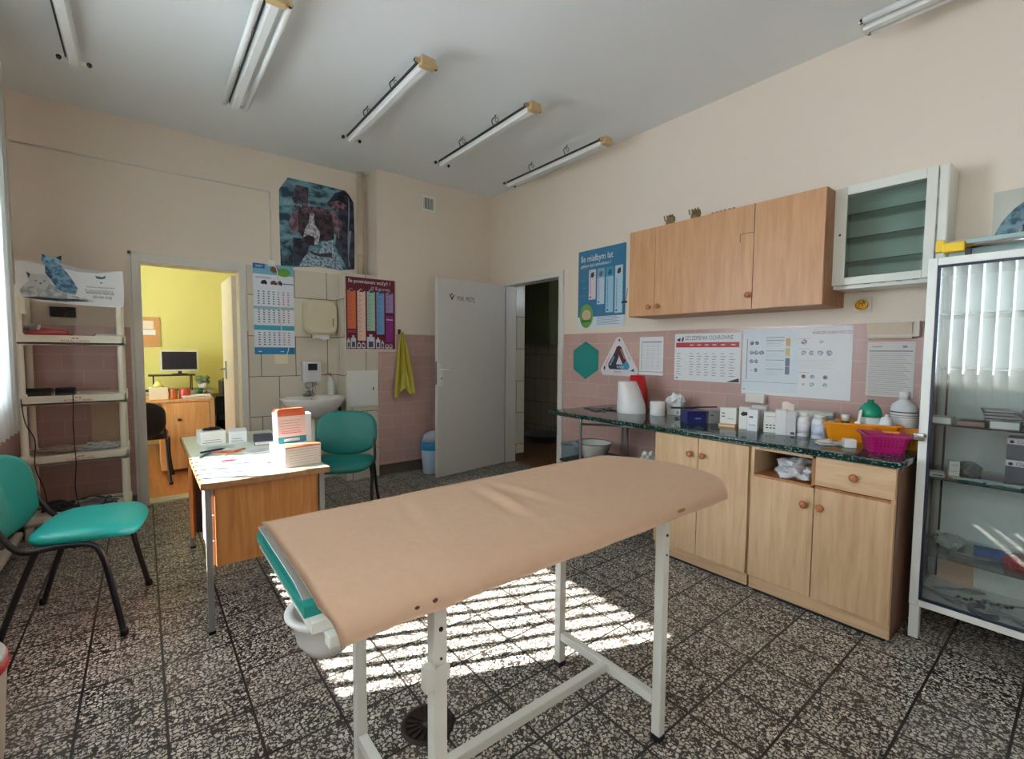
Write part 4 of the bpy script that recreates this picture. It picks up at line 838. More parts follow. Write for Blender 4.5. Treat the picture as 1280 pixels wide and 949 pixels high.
# tube frame carrying the left end of the worktop
t = thing('trestle_frame', 'bent steel tube frame carrying left end of worktop', 'frame', (0, 0, 0))
for yy in (2.49,):
    G().tube(smooth_path([(2.66, yy, 0), (2.66, yy, .4), (2.66, yy, .74), (2.68, yy, .785), (2.73, yy, .788), (3.05, yy, .788), (3.14, yy, .785), (3.17, yy, .74), (3.17, yy, .4), (3.17, yy, 0)], 4), .011, STEEL).build('side_hoop', t)
G().cyl((2.66, 2.49, .735), (2.70, 1.80, .788), .009, STEEL).build('brace', t)
for xx in (3.2,): G().cyl((xx, 2.46, .785), (xx, 2.46, 0), .009, STEEL).build('leg', t)
G().bx(2.68, 3.18, 1.76, 2.74, .40, .415, DARK).build('lower_shelf', t)
t = thing('enamel_basin', 'white enamel basin with dark rim under the worktop end', 'basin', (2.93, 2.585, .415))
G().lathe([(.08, .0), (.095, .004), (.135, .118), (.150, .130), (.133, .126), (.09, .012), (0, .010)], (0, 0, 0), GLOSSW, 32).build('bowl', t)
G().tube([(.150*math.cos(a*PI/16), .150*math.sin(a*PI/16), .130) for a in range(32)], .0035, M((60, 66, 90), .3), closed=True).build('rim', t)
t = thing('grey_tub', 'grey plastic tub leaning beneath the worktop end', 'tub', (3.0, 2.875, 0))
G().lathe([(.09, 0), (.10, .02), (.120, .46), (.130, .472), (.125, .48), (.112, .46), (.09, .02), (0, .012)], (0, 0, 0), M((128, 146, 154), .4), 28).build('body', t)
for X_, Y_, Z_ in ((0, 0, 0),):
    t['label'] = 'grey plastic tub below the worktop, left of the enamel basin'
g = G(); g.blob((0, 0, 0), (.07, .065, .085), 41, WHITE, amp=.5); tag(g.build('crumpled_bag', None, (2.93, 2.05, .415)), 'crumpled white bag on low shelf beside base cabinet', 'bag')
g = G(); g.blob((0, 0, 0), (.13, .10, .055), 43, M((205, 208, 214), .6), amp=.45, sub=4).blob((.09, -.02, 0), (.10, .09, .06), 44, M((70, 110, 130), .5), amp=.45, sub=4); tag(g.build('cloth_bundle', None, (2.69, .955, .6505), (0, 0, .3)), 'white cloth and blue bag stuffed in the cabinet niche', 'cloth')

# ---------------- upper cabinets
UX = 2.95
t = thing('upper_cabinet', 'three-door oak wall cabinet above the worktop', 'cabinet', (0, 0, 0))
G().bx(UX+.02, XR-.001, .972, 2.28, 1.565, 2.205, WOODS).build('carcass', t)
for a, b_, kk in ((1.842, 2.279, (2.0,)), (1.40, 1.838, (2.09,)), (.974, 1.396, (1.361,))): pass
doors = [(2.055, 2.279, 2.095), (1.385, 2.052, 2.012), (.974, 1.352, None)]
def udoor(poly, ky=None, kz=1.63):
    g = G(); g.prism(poly, UX, UX+.018, WOODU, 'x'); d = g.build('door', t)
    if ky: knob(d, UX, ky, kz)
udoor([(2.054, 1.567), (2.279, 1.567), (2.279, 2.203), (2.054, 2.203)], 2.093, 1.629)
udoor([(1.354, 1.567), (2.051, 1.567), (2.051, 2.203), (1.354, 2.203), ], 2.014, 1.629)
udoor([(.973, 1.567), (1.350, 1.567), (1.350, 2.203), (.973, 2.203)])
k1 = knob(bpy.data.objects['door.001'] if 'door.001' in bpy.data.objects else t, UX, 1.361, 1.65) if False else None
G().lathe([(.008, 0), (.007, .010), (.016, .016), (.018, .024), (.012, .030), (0, .031)], (0, 0, 0), KNOB, 18, X=Matrix.Translation((UX, 1.372, 1.652)) @ Matrix.Rotation(-PI/2, 4, 'Y')).build('knob', t)
g = G(); g.bx(UX-.0012, UX, 1.3495, 1.3535, 2.035, 2.203, DARK).bx(UX-.0012, UX, 1.35, 1.437, 2.031, 2.034, DARK).bx(UX-.0012, UX, 1.434, 1.437, 1.985, 2.034, M((90, 56, 34), .6)); g.build('crack', t)
# ornaments on the cabinet
for y, s_, lb, sd in ((1.97, 1.0, 'leftmost brown carved ornament on top of wall cabinet', 1), (1.775, 1.0, 'middle brown carved ornament on top of wall cabinet', 2)):
    g = G(); cm = M((134, 110, 70), .7, var=.3, scale=60)
    g.blob((3.0, y, 2.205), (.018, .03, .045), sd, cm, sub=3, freq=3); g.blob((3.0, y-.022, 2.225), (.014, .018, .03), sd+5, cm, sub=3, freq=3)
    for k in range(4): g.cyl((2.985, y-.03+k*.02, 2.24), (2.98, y-.03+k*.022, 2.275), .005, cm, 6)
    tag(g.build('carved_ornament'), lb, 'ornament', 'ornaments on the wall cabinet')
g = G(); cm = M((150, 120, 84), .7, var=.3, scale=60); g.cyl((3.0, 1.66, 2.212), (3.0, 1.50, 2.212), .007, cm, 8)
for k in range(6): g.blob((3.0, 1.65-k*.028, 2.208), (.01, .012, .012), k, cm, sub=2)
tag(g.build('carved_ornament'), 'low twig-like ornament, rightmost on wall cabinet', 'ornament', 'ornaments on the wall cabinet')

# ---------------- white enamel wall cabinet with glass door
t = thing('medicine_cabinet', 'white enamel wall cabinet with glass door and shelves', 'cabinet', (0, 0, 0))
cx0, cy0, cy1, cz0, cz1 = 3.095, .497, .972, 1.655, 2.222
MC = M((222, 224, 216), .25, var=.02)
g = G(); th = .018
g.bx(cx0+.01, XR-.001, cy0, cy0+th, cz0, cz1, MC, .006, seg=3).bx(cx0+.01, XR-.001, cy1-th, cy1, cz0, cz1, MC, .006, seg=3).bx(cx0+.01, XR-.001, cy0+th, cy1-th, cz0, cz0+th, MC).bx(cx0+.01, XR-.001, cy0+th, cy1-th, cz1-th, cz1, MC).bx(XR-.012, XR-.001, cy0+th, cy1-th, cz0+th, cz1-th, M((242, 242, 240), .5))
g.bx(cx0, cx0+.02, cy0, cy0+.04, cz0, cz1, MC, .008, seg=3)
g.build('body', t)
g = G(); a, b_, c, d_ = cy0+.042, cy1, cz0+.02, cz1-.004
for q in ((a, a+.042, c, d_), (b_-.058, b_, c, d_), (a+.042, b_-.058, c, c+.042), (a+.042, b_-.058, d_-.05, d_)): g.bx(cx0-.012, cx0+.008, *q, MC, .003)
dr = g.build('door', t)
G().bx(cx0-.004, cx0, a+.04, b_-.056, c+.04, d_-.048, glass((225, 236, 232), 1.8, 'door_glass')).build('pane', dr)
G().cyl((cx0-.013, b_-.03, cz0+.30), (cx0-.0115, b_-.03, cz0+.30), .006, BLACK, 10).build('keyhole', dr)
for z in (1.80, 1.93, 2.06): G().bx(cx0+.015, XR-.014, cy0+th, cy1-th, z, z+.006, SHELFGLASS).build('shelf', t)
g = G()
for k in range(4): g.tube(smooth_path([(3.14, .62+k*.07, 1.679), (3.17, .64+k*.07, 1.69), (3.2, .60+k*.07, 1.679)]), .003, STEEL, 6)
tag(g.build('forceps_set'), 'steel forceps lying in bottom of white wall cabinet', 'instruments')
# socket with brass ring
t = thing('gas_outlet', 'brass outlet in a white square plate under white wall cabinet', 'outlet', (XR-.0005, .878, 1.575), RW)
G().bx(-.045, .045, -.012, 0, -.04, .04, M((226, 216, 196), .4), .004).build('plate', t)
G().lathe([(.030, 0), (.030, .012), (.022, .016), (.020, .006), (.008, .006), (.008, .02), (0, .02)], (0, 0, 0), M((196, 150, 50), .25, .8), 20, X=Matrix.Translation((0, -.012, 0)) @ Matrix.Rotation(PI/2, 4, 'X')).build('ring', t)

# ---------------- posters on the right wall: origin lower left as seen, local x towards lower Y
def wallsheet(name, label, y, z, w, h, draw, cat='poster', base=None, off=.001, group=None):
    t = thing(name, label, cat, (XR-off, y, z), RW, group)
    g = G(); 
    if base: g.bx(0, w, -.0018, 0, 0, h, base)
    draw(g, w, h); g.build('marked_sheet', t); return t
def p_age(g, w, h):
    BLP = M((52, 116, 154), .45, var=.12, scale=12)
    g.rect(0, w, .10, h, .0022, BLP).rect(0, w, 0, .12, .0021, M((206, 220, 226), .5))
    g.txt('Ile miałbym lat', .03, h-.105, .085, .003, PAPER, w=.78).txt('gdybym był człowiekiem ?', .03, h-.155, .042, .003, PAPER, w=.84)
    for k, (c, b) in enumerate((((220, 205, 214), .26), ((190, 208, 222), .21), ((150, 196, 220), .13), ((172, 204, 222), .12))):
        x = .135+k*.103; g.rect(x, x+.085, b, h-.185, .003, M(c, .5)).rect(x, x+.085, h-.27, h-.185, .0032, M(((200, 205, 210), (130, 165, 195), (60, 150, 185), (190, 205, 215))[k], .5))
        g.poly([(x+.02, h-.25), (x+.03, h-.215), (x+.06, h-.205), (x+.065, h-.245), (x+.045, h-.26)], .0034, (DK, M((80, 110, 130), .5), M((40, 90, 120), .5), DK)[k])
        for j in range(16): g.rect(x+.015, x+.025, b+.05+j*.016, b+.058+j*.016, .0034, M((80, 110, 140), .5))
        g.rect(x+.012, x+.03, b+.015, b+.03, .0034, DK)
    g.disc(.11, .11, .085, .0040, M((112, 160, 70), .5), .11).disc(.11, .12, .055, .0042, M((200, 190, 160), .5), .05).poly([(.07, .09), (.09, .15), (.12, .165), (.15, .12), (.14, .08)], .0044, M((214, 170, 150), .5)).rect(.05, .17, .05, .075, .0044, M((60, 120, 50), .5))
    for j in range(6): g.rect(.24, .50-.03*(j % 2), .025+j*.013, .029+j*.013, .003, M((110, 120, 160), .5))
    for k, x in enumerate((.05, .06, .045)): g.rect(x, x+.04, .30+k*.07, .305+k*.07, .003, M((110, 160, 190), .5))
wallsheet('age_poster', 'blue poster of age columns between doorway and wall cabinet', 3.145, 1.523, .56, .72, p_age)
def p_hex(g, w, h):
    P = [(w/2, 0), (w, h*.26), (w, h*.76), (w/2, h), (0, h*.76), (0, h*.26)]; n = 6
    g.add([(p[0], -.004, p[1]) for p in P]+[(p[0], 0, p[1]) for p in P], [tuple(range(n)), tuple(range(n, 2*n))[::-1]]+[(i, (i+1) % n, (i+1) % n+n, i+n) for i in range(n)], M((20, 134, 130), .5))
wallsheet('hexagon_plaque', 'plain teal hexagonal plaque on the pink tiles', 3.195, 1.037, .315, .358, p_hex, 'plaque')
def p_tri(g, w, h):
    def rt(cx, z0, W_, H_, r_, n=6):
        P = []
        cs = [(cx-W_/2+r_, z0+r_, 150, 270), (cx+W_/2-r_, z0+r_, 270, 390), (cx, z0+H_-r_*1.4, 30, 150)]
        for x, z, a0, a1 in cs:
            for k in range(n+1): a = R(a0+(a1-a0)*k/n); P.append((x+r_*math.cos(a), z+r_*math.sin(a)))
        return P
    P = rt(w/2, 0, w, h, .045); n = len(P)
    g.add([(p[0], -.003, p[1]) for p in P]+[(p[0], 0, p[1]) for p in P], [tuple(range(n)), tuple(range(n, 2*n))[::-1]]+[(i, (i+1) % n, (i+1) % n+n, i+n) for i in range(n)], M((222, 216, 222), .4))
    c = w/2; NV2 = M((24, 44, 76), .4); MR2 = M((92, 34, 44), .4); CY = M((50, 150, 186), .4)
    g.poly([(c-.115, .075), (c-.10, .055), (c+.02, .055), (c+.02, .10), (c-.03, .10), (c+.0, .17), (c-.045, .21), (c-.118, .10)], .0034, NV2)
    g.poly([(c-.045, .21), (c-.025, .255), (c, .265), (c+.025, .255), (c+.085, .13), (c+.045, .10), (c, .18), (c-.005, .165)], .0036, MR2)
    g.poly([(c+.02, .055), (c+.10, .055), (c+.118, .08), (c+.11, .105), (c+.09, .13), (c+.04, .10), (c+.02, .10)], .0034, CY)
    g.txt('kiltix', c-.02, .066, .04, .004, PAPER).txt('foresto', c-.09, .085, .032, .004, PAPER, rot=R(62)).txt('advantix', c+.012, .232, .030, .004, M((222, 190, 190), .4), rot=R(-61))
    g.txt('Ochrona', c-.055, .028, .022, .004, MR2).txt('kleszcze i pchły', c+.065, .235, .018, .004, MR2, rot=R(-61)).txt('bezpieczny pies', c-.145, .09, .018, .004, MR2, rot=R(61))
    g.poly([(c-.01, .31), (c, .325), (c+.015, .318), (c+.008, .30)], .004, DK).poly([(.03, .06), (.04, .085), (.055, .075), (.045, .04)], .004, DK).poly([(w-.075, .045), (w-.04, .068), (w-.035, .04)], .004, DK)
wallsheet('triangle_sign', 'white triangular sign with navy, maroon and cyan loop', 2.845, 1.088, .405, .36, p_tri, 'sign')
def p_list(g, w, h):
    g.rect(.02, w-.015, h-.045, h-.040, .0022, DK).rect(.02, .024, .04, h-.05, .0022, M((90, 110, 110), .5)).rect(.0, w, .025, .029, .0022, M((120, 124, 126), .5))
    for k in range(14): g.rect(.03, w-.02, .05+k*.0165, .052+k*.0165, .0022, M((160, 170, 185), .5))
    for k in range(3): g.rect(.08+k*.05, .081+k*.05, .05, h-.05, .0022, M((160, 170, 185), .5))
wallsheet('ruled_list', 'white ruled list sheet right of the triangular sign', 2.425, 1.108, .228, .315, p_list, 'paper', PAPER)
def p_vac(g, w, h):
    g.rect(.012, w-.012, h-.105, h-.068, .0024, M((176, 30, 46), .4)).txt('SZCZEPIENIA OCHRONNE', .085, h-.048, .044, .0024, M((110, 104, 120), .5), w=.72)
    g.poly([(.015, h-.045), (.05, h-.03), (.045, h-.062), (.03, h-.055)], .0024, BLACK).poly([(.055, h-.055), (.07, h-.02), (.078, h-.035), (.07, h-.062)], .0024, DK)
    for k, x in enumerate((.13, .19, .25, .31, .375, .45)): g.rect(x, x+.03, h-.090, h-.084, .0028, PAPER)
    for r_ in range(9):
        for x, w2 in ((.02, .04), (.13, .035), (.19, .035), (.25, .035), (.31, .035), (.375, .04), (.44, .04)): g.rect(x, x+w2*(.6+.4*((r_*7+int(x*100)) % 3)/2), .045+r_*.02, .049+r_*.02, .0024, M((110, 120, 140), .5))
    g.rect(.01, .035, .015, .022, .0024, DK).poly([(w-.10, .004), (w-.005, .006), (w-.01, .035)], .0024, DARK)
wallsheet('vaccination_calendar', 'white vaccination calendar with a red header band', 2.093, 1.08, .52, .36, p_vac, 'calendar', PAPER)
def p_urine(g, w, h):
    PB = M((216, 226, 232), .5); g.rect(.0, w*.555, .02, h-.02, .0021, PB)
    g.txt('ANALIZA OSADU MOCZU', w-.215, h-.045, .025, .0024, M((150, 30, 60), .5), w=.72)
    cols = [INK((80, 78, 110), (190, 190, 206), 110), INK((30, 30, 44), (130, 130, 150), 110), INK((110, 124, 134), (200, 206, 210), 110)]
    for (x, z, r_) in ((.062, .35, .014), (.095, .35, .013), (.062, .285, .016), (.095, .285, .016), (.128, .285, .016), (.062, .225, .014), (.092, .225, .014), (.062, .165, .005), (.092, .165, .014), (.385, .355, .017), (.48, .355, .012), (.385, .285, .016), (.43, .285, .016), (.478, .285, .017), (.527, .285, .017), (.39, .135, .013), (.44, .135, .013), (.51, .135, .013), (.39, .085, .008), (.438, .085, .014), (.51, .085, .014)): g.disc(x, z, r_, .0026, cols[int(x*1000+z*100) % 3], n=14)
    for z in (.385, .365, .295, .235, .175):
        g.rect(.155, .27, z, z+.003, .0024, DK)
        for k in range(4): g.rect(.155, .265-.02*(k % 2), z-.012-k*.009, z-.0105-k*.009, .0024, M((170, 180, 190), .5))
    for z, c in ((.34, (206, 172, 120)), (.275, (206, 190, 130)), (.21, (110, 116, 140)), (.155, (110, 116, 140))): g.rect(.278, .305, z-.012, z+.04, .0024, M(c, .5, var=.3, scale=100))
    for z in (.375, .31, .16): g.rect(.355, .42, z, z+.002, .0024, RD)
    for k in range(5): g.rect(.36, .56-.04*(k % 2), .19+k*.012, .1915+k*.012, .0024, M((180, 188, 196), .5))
    g.rect(.0, w*.555, .085, .087, .0026, M((110, 120, 110), .5)).rect(.028, .033, .1, .38, .0024, M((150, 120, 90), .5)).rect(.012, .022, .03, .036, .0024, DK)
wallsheet('urine_chart', 'wide white wall chart with small microscope pictures', 1.560, 1.012, .645, .448, p_urine, 'chart', PAPER)
def p_note(g, w, h):
    g.rect(.01, w-.01, h-.055, h-.05, .0022, M((60, 100, 130), .5)).rect(.02, .07, h-.03, h-.026, .0022, RD).disc(w-.045, h-.028, .012, .0022, M((120, 130, 170), .5), .006)
    for k in range(22): g.rect(.012, w-.015-.03*((k*5) % 4)/3, .012+k*.011, .0145+k*.011, .0022, M((150, 152, 158), .5))
wallsheet('printed_notice', 'printed notice sheet below the beige paper holder', .843, 1.052, .215, .31, p_note, 'paper', M((214, 210, 205), .7))
t = thing('paper_holder', 'beige cardboard holder on wall above printed notice', 'holder', (XR-.001, .84, 1.376), RW)
G().prism([(0, 0), (-.03, .004), (-.055, .09), (-.045, .09), (-.022, .01), (0, .01)], 0, .20, M((214, 196, 176), .6), 'x').build('pocket', t)
G().bx(.01, .23, -.036, -.006, .012, .097, M((220, 210, 198), .7), .002).build('papers', t)
t = thing('wall_socket_box', 'white double socket box under the wall chart', 'socket', (XR-.0005, 1.515, .965), RW)
G().bx(0, .125, -.04, 0, -.01, .055, M((226, 220, 212), .4), .005).build('case', t)
t = thing('black_clip', 'small black clip at right edge of the blue age poster', 'clip', (XR-.001, 2.60, 1.73), RW)
G().bx(-.02, .035, -.012, 0, -.008, .008, BLACK, .002).tube([(.02, -.012, .0), (.035, -.01, .06), (.04, -.008, .12)], .002, BLACK, 5).build('clip', t)

# ---------------- things on the worktop
def box(name, label, cat, x, y, rz, w, d_, h, col, draw=None, z=WZ, group=None, bev=.002, side=None):
    """box whose front (local -y) faces the room; x,y = its front left corner"""
    g = G(); g.bx(0, w, 0, d_, 0, h, col, bev)
    if side: g.add([(w+.0006, .001, .001), (w+.0006, d_-.001, .001), (w+.0006, d_-.001, h-.001), (w+.0006, .001, h-.001)], [(0, 1, 2, 3)], side)
    if draw: draw(g, w, h)
    return tag(g.build(name, None, (x, y, z), (0, 0, rz)), label, cat, group)
def scissors(g, x, y, a, s=1.0, z=.004):
    X = Matrix.Translation((x, y, z)) @ Matrix.Rotation(a, 4, 'Z') @ Matrix.Scale(s, 4)
    for q in (-1, 1):
        g.tube([(.075, q*.004, 0), (0, 0, 0), (-.05, q*-.012, 0), (-.06, q*-.018, 0)], [.002, .004, .003, .003], STEEL, 6, X=X)
        g.tube([(-.073+.013*math.cos(k*PI/5), q*-.022+.011*math.sin(k*PI/5), 0) for k in range(10)], .0028, STEEL, 6, X=X, closed=True)
for k, (x, y, a, lb) in enumerate(((2.86, 2.58, 1.2, 'steel scissors nearest the left end of the worktop'), (2.88, 2.49, .7, 'steel scissors second from left end of the worktop'), (2.93, 2.42, 1.6, 'steel scissors third from left, near white paper roll'), (2.99, 2.50, .4, 'steel scissors lying behind the others near the tiles'))):
    g = G(); scissors(g, 0, 0, 0, 1.35); tag(g.build('surgical_scissors', None, (x, y, WZ), (0, 0, a)), lb, 'scissors', 'scissors on the worktop')
t = thing('plastic_jug', 'large white sloping container on the worktop', 'container', (2.95, 2.235, WZ), RW)
g = G(); N = 36; vs = []; fs = []
for (rx, ry, cx, z) in ((.112, .10, .0, 0), (.114, .102, 0, .01), (.108, .10, -.004, .07), (.088, .09, -.022, .16), (.066, .078, -.042, .232), (.062, .074, -.045, .238), (.0, .0, -.045, .236)):
    for k in range(N):
        a = 2*PI*k/N; vs.append((cx+rx*math.cos(a), ry*math.sin(a), z))
for i in range(6):
    for k in range(N): fs.append((i*N+k, i*N+(k+1) % N, (i+1)*N+(k+1) % N, (i+1)*N+k))
g.add(vs, fs, M((226, 224, 224), .45), True); g.build('body', t)
g = G(); g.lathe([(.085, 0), (.078, .16), (.058, .28), (0, .282)], (0, 0, 0), M((196, 26, 36), .35), 26); tag(g.build('red_cone', None, (3.13, 2.315, WZ)), 'red cone-shaped cup behind white sloping container', 'container')
g = G(); g.lathe([(.052, 0), (.054, .003), (.054, .098), (.050, .101), (.022, .101), (.020, .09), (0, .09)], (0, 0, 0), M((228, 228, 230), .6), 30); tag(g.build('paper_roll', None, (2.985, 2.025, WZ)), 'small white paper roll right of the sloping container', 'paper roll')
t = thing('tissue_box', 'white printed tissue carton with crumpled tissue', 'box', (3.07, 2.0, WZ), R(-72))
G().bx(0, .10, 0, .10, 0, .135, M((210, 210, 208), .5), .003).rect(.07, .085, .01, .03, .0008, GREY).build('carton', t)
G().blob((.05, .04, .10), (.062, .05, .055), 51, PAPER, amp=.5, sub=3, flat=False).build('tissue', t)
g = G()
for k in range(6): g.tube(smooth_path([(-.08+.02*k, -.05, .006), (-.02, .0+.012*k, .012+.002*k), (.07, .03-.015*k, .008)]), .005, (DARK, STEEL)[k % 2], 6)
tag(g.build('instrument_bundle', None, (2.99, 1.80, WZ), (0, 0, -.8)), 'dark bundle of instruments left of the blue box', 'instruments')
def d_blue(g, w, h): g.rect(.05, .09, .03, .04, .0009, M((120, 140, 200), .4))
box('ampoule_box', 'dark blue carton on the worktop under a long dark tool', 'box', 2.775, 1.655, R(-36), .125, .12, .082, M((26, 34, 100), .35), d_blue)
box('instrument_box', 'grey carton standing right beside the dark blue carton', 'box', 2.892, 1.572, R(-33), .135, .09, .085, M((150, 148, 146), .5), lambda g, w, h: g.rect(.01, .03, h*.6, h*.68, .0009, DARK).rect(.05, .12, h*.5, h*.53, .0009, GREY))
g = G(); g.tube([(-.16, 0, 0), (-.02, 0, .006), (.02, 0, .012), (.13, 0, .02)], [.006, .008, .005, .004], DARK, 8); tag(g.build('clipper_tool', None, (2.90, 1.67, WZ+.0875), (0, 0, R(-62))), 'long dark tool lying on the dark blue carton', 'tool')
def d_w(g, w, h):
    g.rect(.012, .03, h*.62, h*.68, .0009, DK).rect(.012, .03, h*.42, h*.48, .0009, DK).rect(.045, w-.01, h*.3, h*.33, .0009, GREY)
box('medicine_carton', 'white carton on small orange packs, right of blue carton', 'carton', 2.845, 1.475, R(-78), .095, .07, .10, WHITE, d_w, z=WZ+.022, group='medicine cartons on the worktop')
box('orange_pack', 'flat orange and white packs beneath a white carton', 'carton', 2.835, 1.478, R(-78), .098, .09, .0215, M((226, 178, 116), .5), lambda g, w, h: g.rect(0, w, .006, .011, .0009, WHITE))
def d_cat(g, w, h): g.poly([(.008, h*.68), (.02, h*.8), (w-.008, h*.78), (w-.006, h*.66), (.02, h*.6)], .0009, DARK).rect(w*.8, w*.9, h*.25, h*.5, .0009, DARK)
box('medicine_carton', 'tall narrow white carton with dark animal picture', 'carton', 2.845, 1.355, R(-72), .06, .06, .135, WHITE, d_cat, group='medicine cartons on the worktop')
def d_n(g, w, h): g.rect(.012, .032, h*.62, h*.7, .0009, M((80, 90, 120), .5)).rect(.01, w-.01, h*.3, h*.32, .0009, GREY).rect(.01, w-.01, h*.25, h*.27, .0009, GREY)
box('medicine_carton', 'narrow white carton with small grey print right of animal carton', 'carton', 2.815, 1.292, R(-74), .055, .06, .128, M((232, 232, 238), .45), d_n, group='medicine cartons on the worktop')
box('medicine_carton', 'grey-white carton standing behind the animal carton', 'carton', 2.95, 1.33, R(-80), .085, .06, .14, M((206, 204, 202), .5), group='medicine cartons on the worktop')
def d_b(g, w, h):
    g.rect(.01, w-.01, h*.80, h*.82, .0009, RD)
    for k in range(6): g.rect(.012+(k % 3)*.018, .024+(k % 3)*.018, h*.35-(k//3)*.016, h*.4-(k//3)*.016, .0009, DARK)
box('medicine_carton', 'white carton with maroon side panel', 'carton', 2.85, 1.212, R(-72), .075, .05, .118, WHITE, d_b, group='medicine cartons on the worktop', side=M((84, 40, 58), .5))
t = thing('tall_carton', 'tall white carton with torn open flap', 'carton', (2.815, 1.133, WZ), R(-66))
G().bx(0, .052, 0, .08, 0, .145, M((224, 222, 224), .5), .002).bx(.052, .10, 0, .08, 0, .138, M((206, 204, 208), .5), .002).rect(.075, .095, .006, .022, .0009, M((90, 90, 110), .6)).build('body', t)
def flap(u, v): return (.03+.06*u, .01+.05*v*.3, .138+.045*v+.008*math.sin(u*5))
G().grid(flap, 8, 6, M((226, 214, 204), .6), .0015).build('flap', t)
def bottle(label, x, y, r_, h, col, cap, band=None):
    t = thing('pill_bottle', label, 'bottle', (x, y, WZ), 0, 'bottles on the worktop')
    G().lathe([(r_*.93, 0), (r_, .004), (r_, h*.72), (r_*.9, h*.80), (r_*.55, h*.84), (r_*.55, h*.86), (0, h*.86)], (0, 0, 0), col, 24).build('body', t)
    G().lathe([(r_*.72, h*.845), (r_*.72, h*.995), (r_*.66, h), (0, h)], (0, 0, 0), cap, 24).build('cap', t)
    if band: G().lathe([(r_+.0006, h*.15), (r_+.0006, h*.62)], (0, 0, 0), band, 24).build('sticker', t)
bottle('white tablet bottle, left one beside the orange tub', 2.90, 1.02, .034, .135, M((228, 226, 226), .4), WHITE, M((222, 218, 226), .5, var=.2, scale=60))
bottle('white tablet bottle with bluish print, right of its twin', 2.875, .935, .034, .13, M((222, 224, 232), .4), WHITE, M((196, 208, 226), .5, var=.3, scale=60))
bottle('grey patterned bottle close behind the right tablet bottle', 2.945, .905, .028, .12, M((196, 192, 190), .4), GREY, M((170, 166, 166), .5, var=.4, scale=60))
box('long_carton', 'long greenish-white carton lying behind the tablet bottles', 'carton', 3.08, 1.20, R(-84), .26, .09, .12, M((206, 210, 204), .5))
# orange tub with bottles
def rect_tub(label, name, x, y, rz, w0, d0, w1, d1, h, mat, z=WZ, group=None, holes=False, hm=None):
    t = thing(name, label, 'basket', (x, y, z), rz, group)
    def rr(w, d_, z, r_=.02, n=5):
        P = []
        for sx, sy, a0 in ((1, 1, 0), (-1, 1, 90), (-1, -1, 180), (1, -1, 270)):
            for k in range(n+1): a = R(a0+90*k/n); P.append((sx*(w/2-r_)+r_*math.cos(a), sy*(d_/2-r_)+r_*math.sin(a), z))
        return P
    L_ = [rr(w0, d0, 0), rr(w1, d1, h), rr(w1+.022, d1+.022, h), rr(w1+.022, d1+.022, h-.008), rr(w1+.018, d1+.018, h-.008), ]
    ins = [rr(w1-.004, d1-.004, h), rr(w0-.006, d0-.006, .004)]
    n = len(L_[0]); g = G()
    vs = [p for l in L_ for p in l]; fs = [(i*n+k, i*n+(k+1) % n, (i+1)*n+(k+1) % n, (i+1)*n+k) for i in range(len(L_)-1) for k in range(n)]+[tuple(range(n))[::-1]]
    g.add(vs, fs, mat)
    vs = [p for l in ins for p in l]; g.add(vs, [(k, (k+1) % n, n+(k+1) % n, n+k) for k in range(n)]+[tuple(range(n, 2*n))], mat)
    g.build('shell', t)
    if holes:
        g = G(); m_ = hm or M((90, 14, 60), .5)
        for face in range(2):
            L2 = w0 if face == 0 else d0
            nn = int(L2/.018)
            for k in range(nn):
                for r_ in range(3):
                    u = -L2/2+.02+k*(L2-.04)/max(1, nn-1); zz = h*.35+r_*h*.17; f = zz/h
                    off = (d0/2+(d1-d0)/2*f) if face == 0 else (w0/2+(w1-w0)/2*f)
                    if face == 0: g.rect(u-.003, u+.003, zz, zz+.008, off+.0012, m_)
                    else: g.rect(u-.003, u+.003, zz, zz+.008, off+.0012, m_, X=Matrix.Rotation(-PI/2, 4, 'Z'))
        g.build('perforations', t)
    return t
OR = M((240, 152, 22), .35)
rect_tub('orange oblong tub holding small bottles', 'orange_tub', 2.985, .785, R(-66), .28, .13, .325, .165, .10, OR)
rect_tub('yellow-orange perforated basket behind the magenta basket', 'orange_basket', 2.955, .605, R(-76), .17, .15, .20, .175, .085, M((236, 160, 40), .4), holes=True, hm=M((170, 100, 20), .5))
rect_tub('magenta perforated basket at front corner of worktop', 'magenta_basket', 2.765, .625, R(-62), .13, .13, .165, .165, .085, M((178, 22, 108), .35), holes=True)
g = G(); g.blob((0, 0, 0), (.06, .05, .035), 61, M((110, 20, 60), .5)).blob((.02, .02, .02), (.04, .03, .02), 62, M((60, 20, 40), .5)); tag(g.build('rubber_tubing', None, (2.765, .625, WZ+.005)), 'dark red contents in the magenta basket', 'tubing')
t = thing('sprayer_bottle', 'milky bottle with green screw cap standing in orange tub', 'bottle', (3.023, .747, WZ+.005))
G().lathe([(.040, 0), (.042, .005), (.042, .115), (.042, .13), (0, .13)], (0, 0, 0), MILK, 24).build('body', t)
G().lathe([(.049, .125), (.052, .14), (.046, .17), (.028, .195), (.014, .20), (.014, .215), (0, .215)], (0, 0, 0), M((16, 150, 116), .4), 24).build('cap', t)
t = thing('dropper_bottle', 'clear round flask in front of the green-capped bottle', 'flask', (3.006, .672, WZ+.005))
G().lathe([(.026, 0), (.031, .06), (.033, .09), (.024, .125), (.008, .135), (.008, .145), (0, .145)], (0, 0, 0), MILK, 20).build('body', t)
t = thing('small_vial', 'small brown vial with white cap at back of orange tub', 'vial', (2.983, .845, WZ+.005))
G().lathe([(.018, 0), (.018, .09), (.012, .10), (0, .10)], (0, 0, 0), M((70, 40, 30), .3), 16).build('body', t); G().lathe([(.020, .095), (.020, .13), (0, .13)], (0, 0, 0), M((222, 212, 196), .5), 16).build('cap', t)
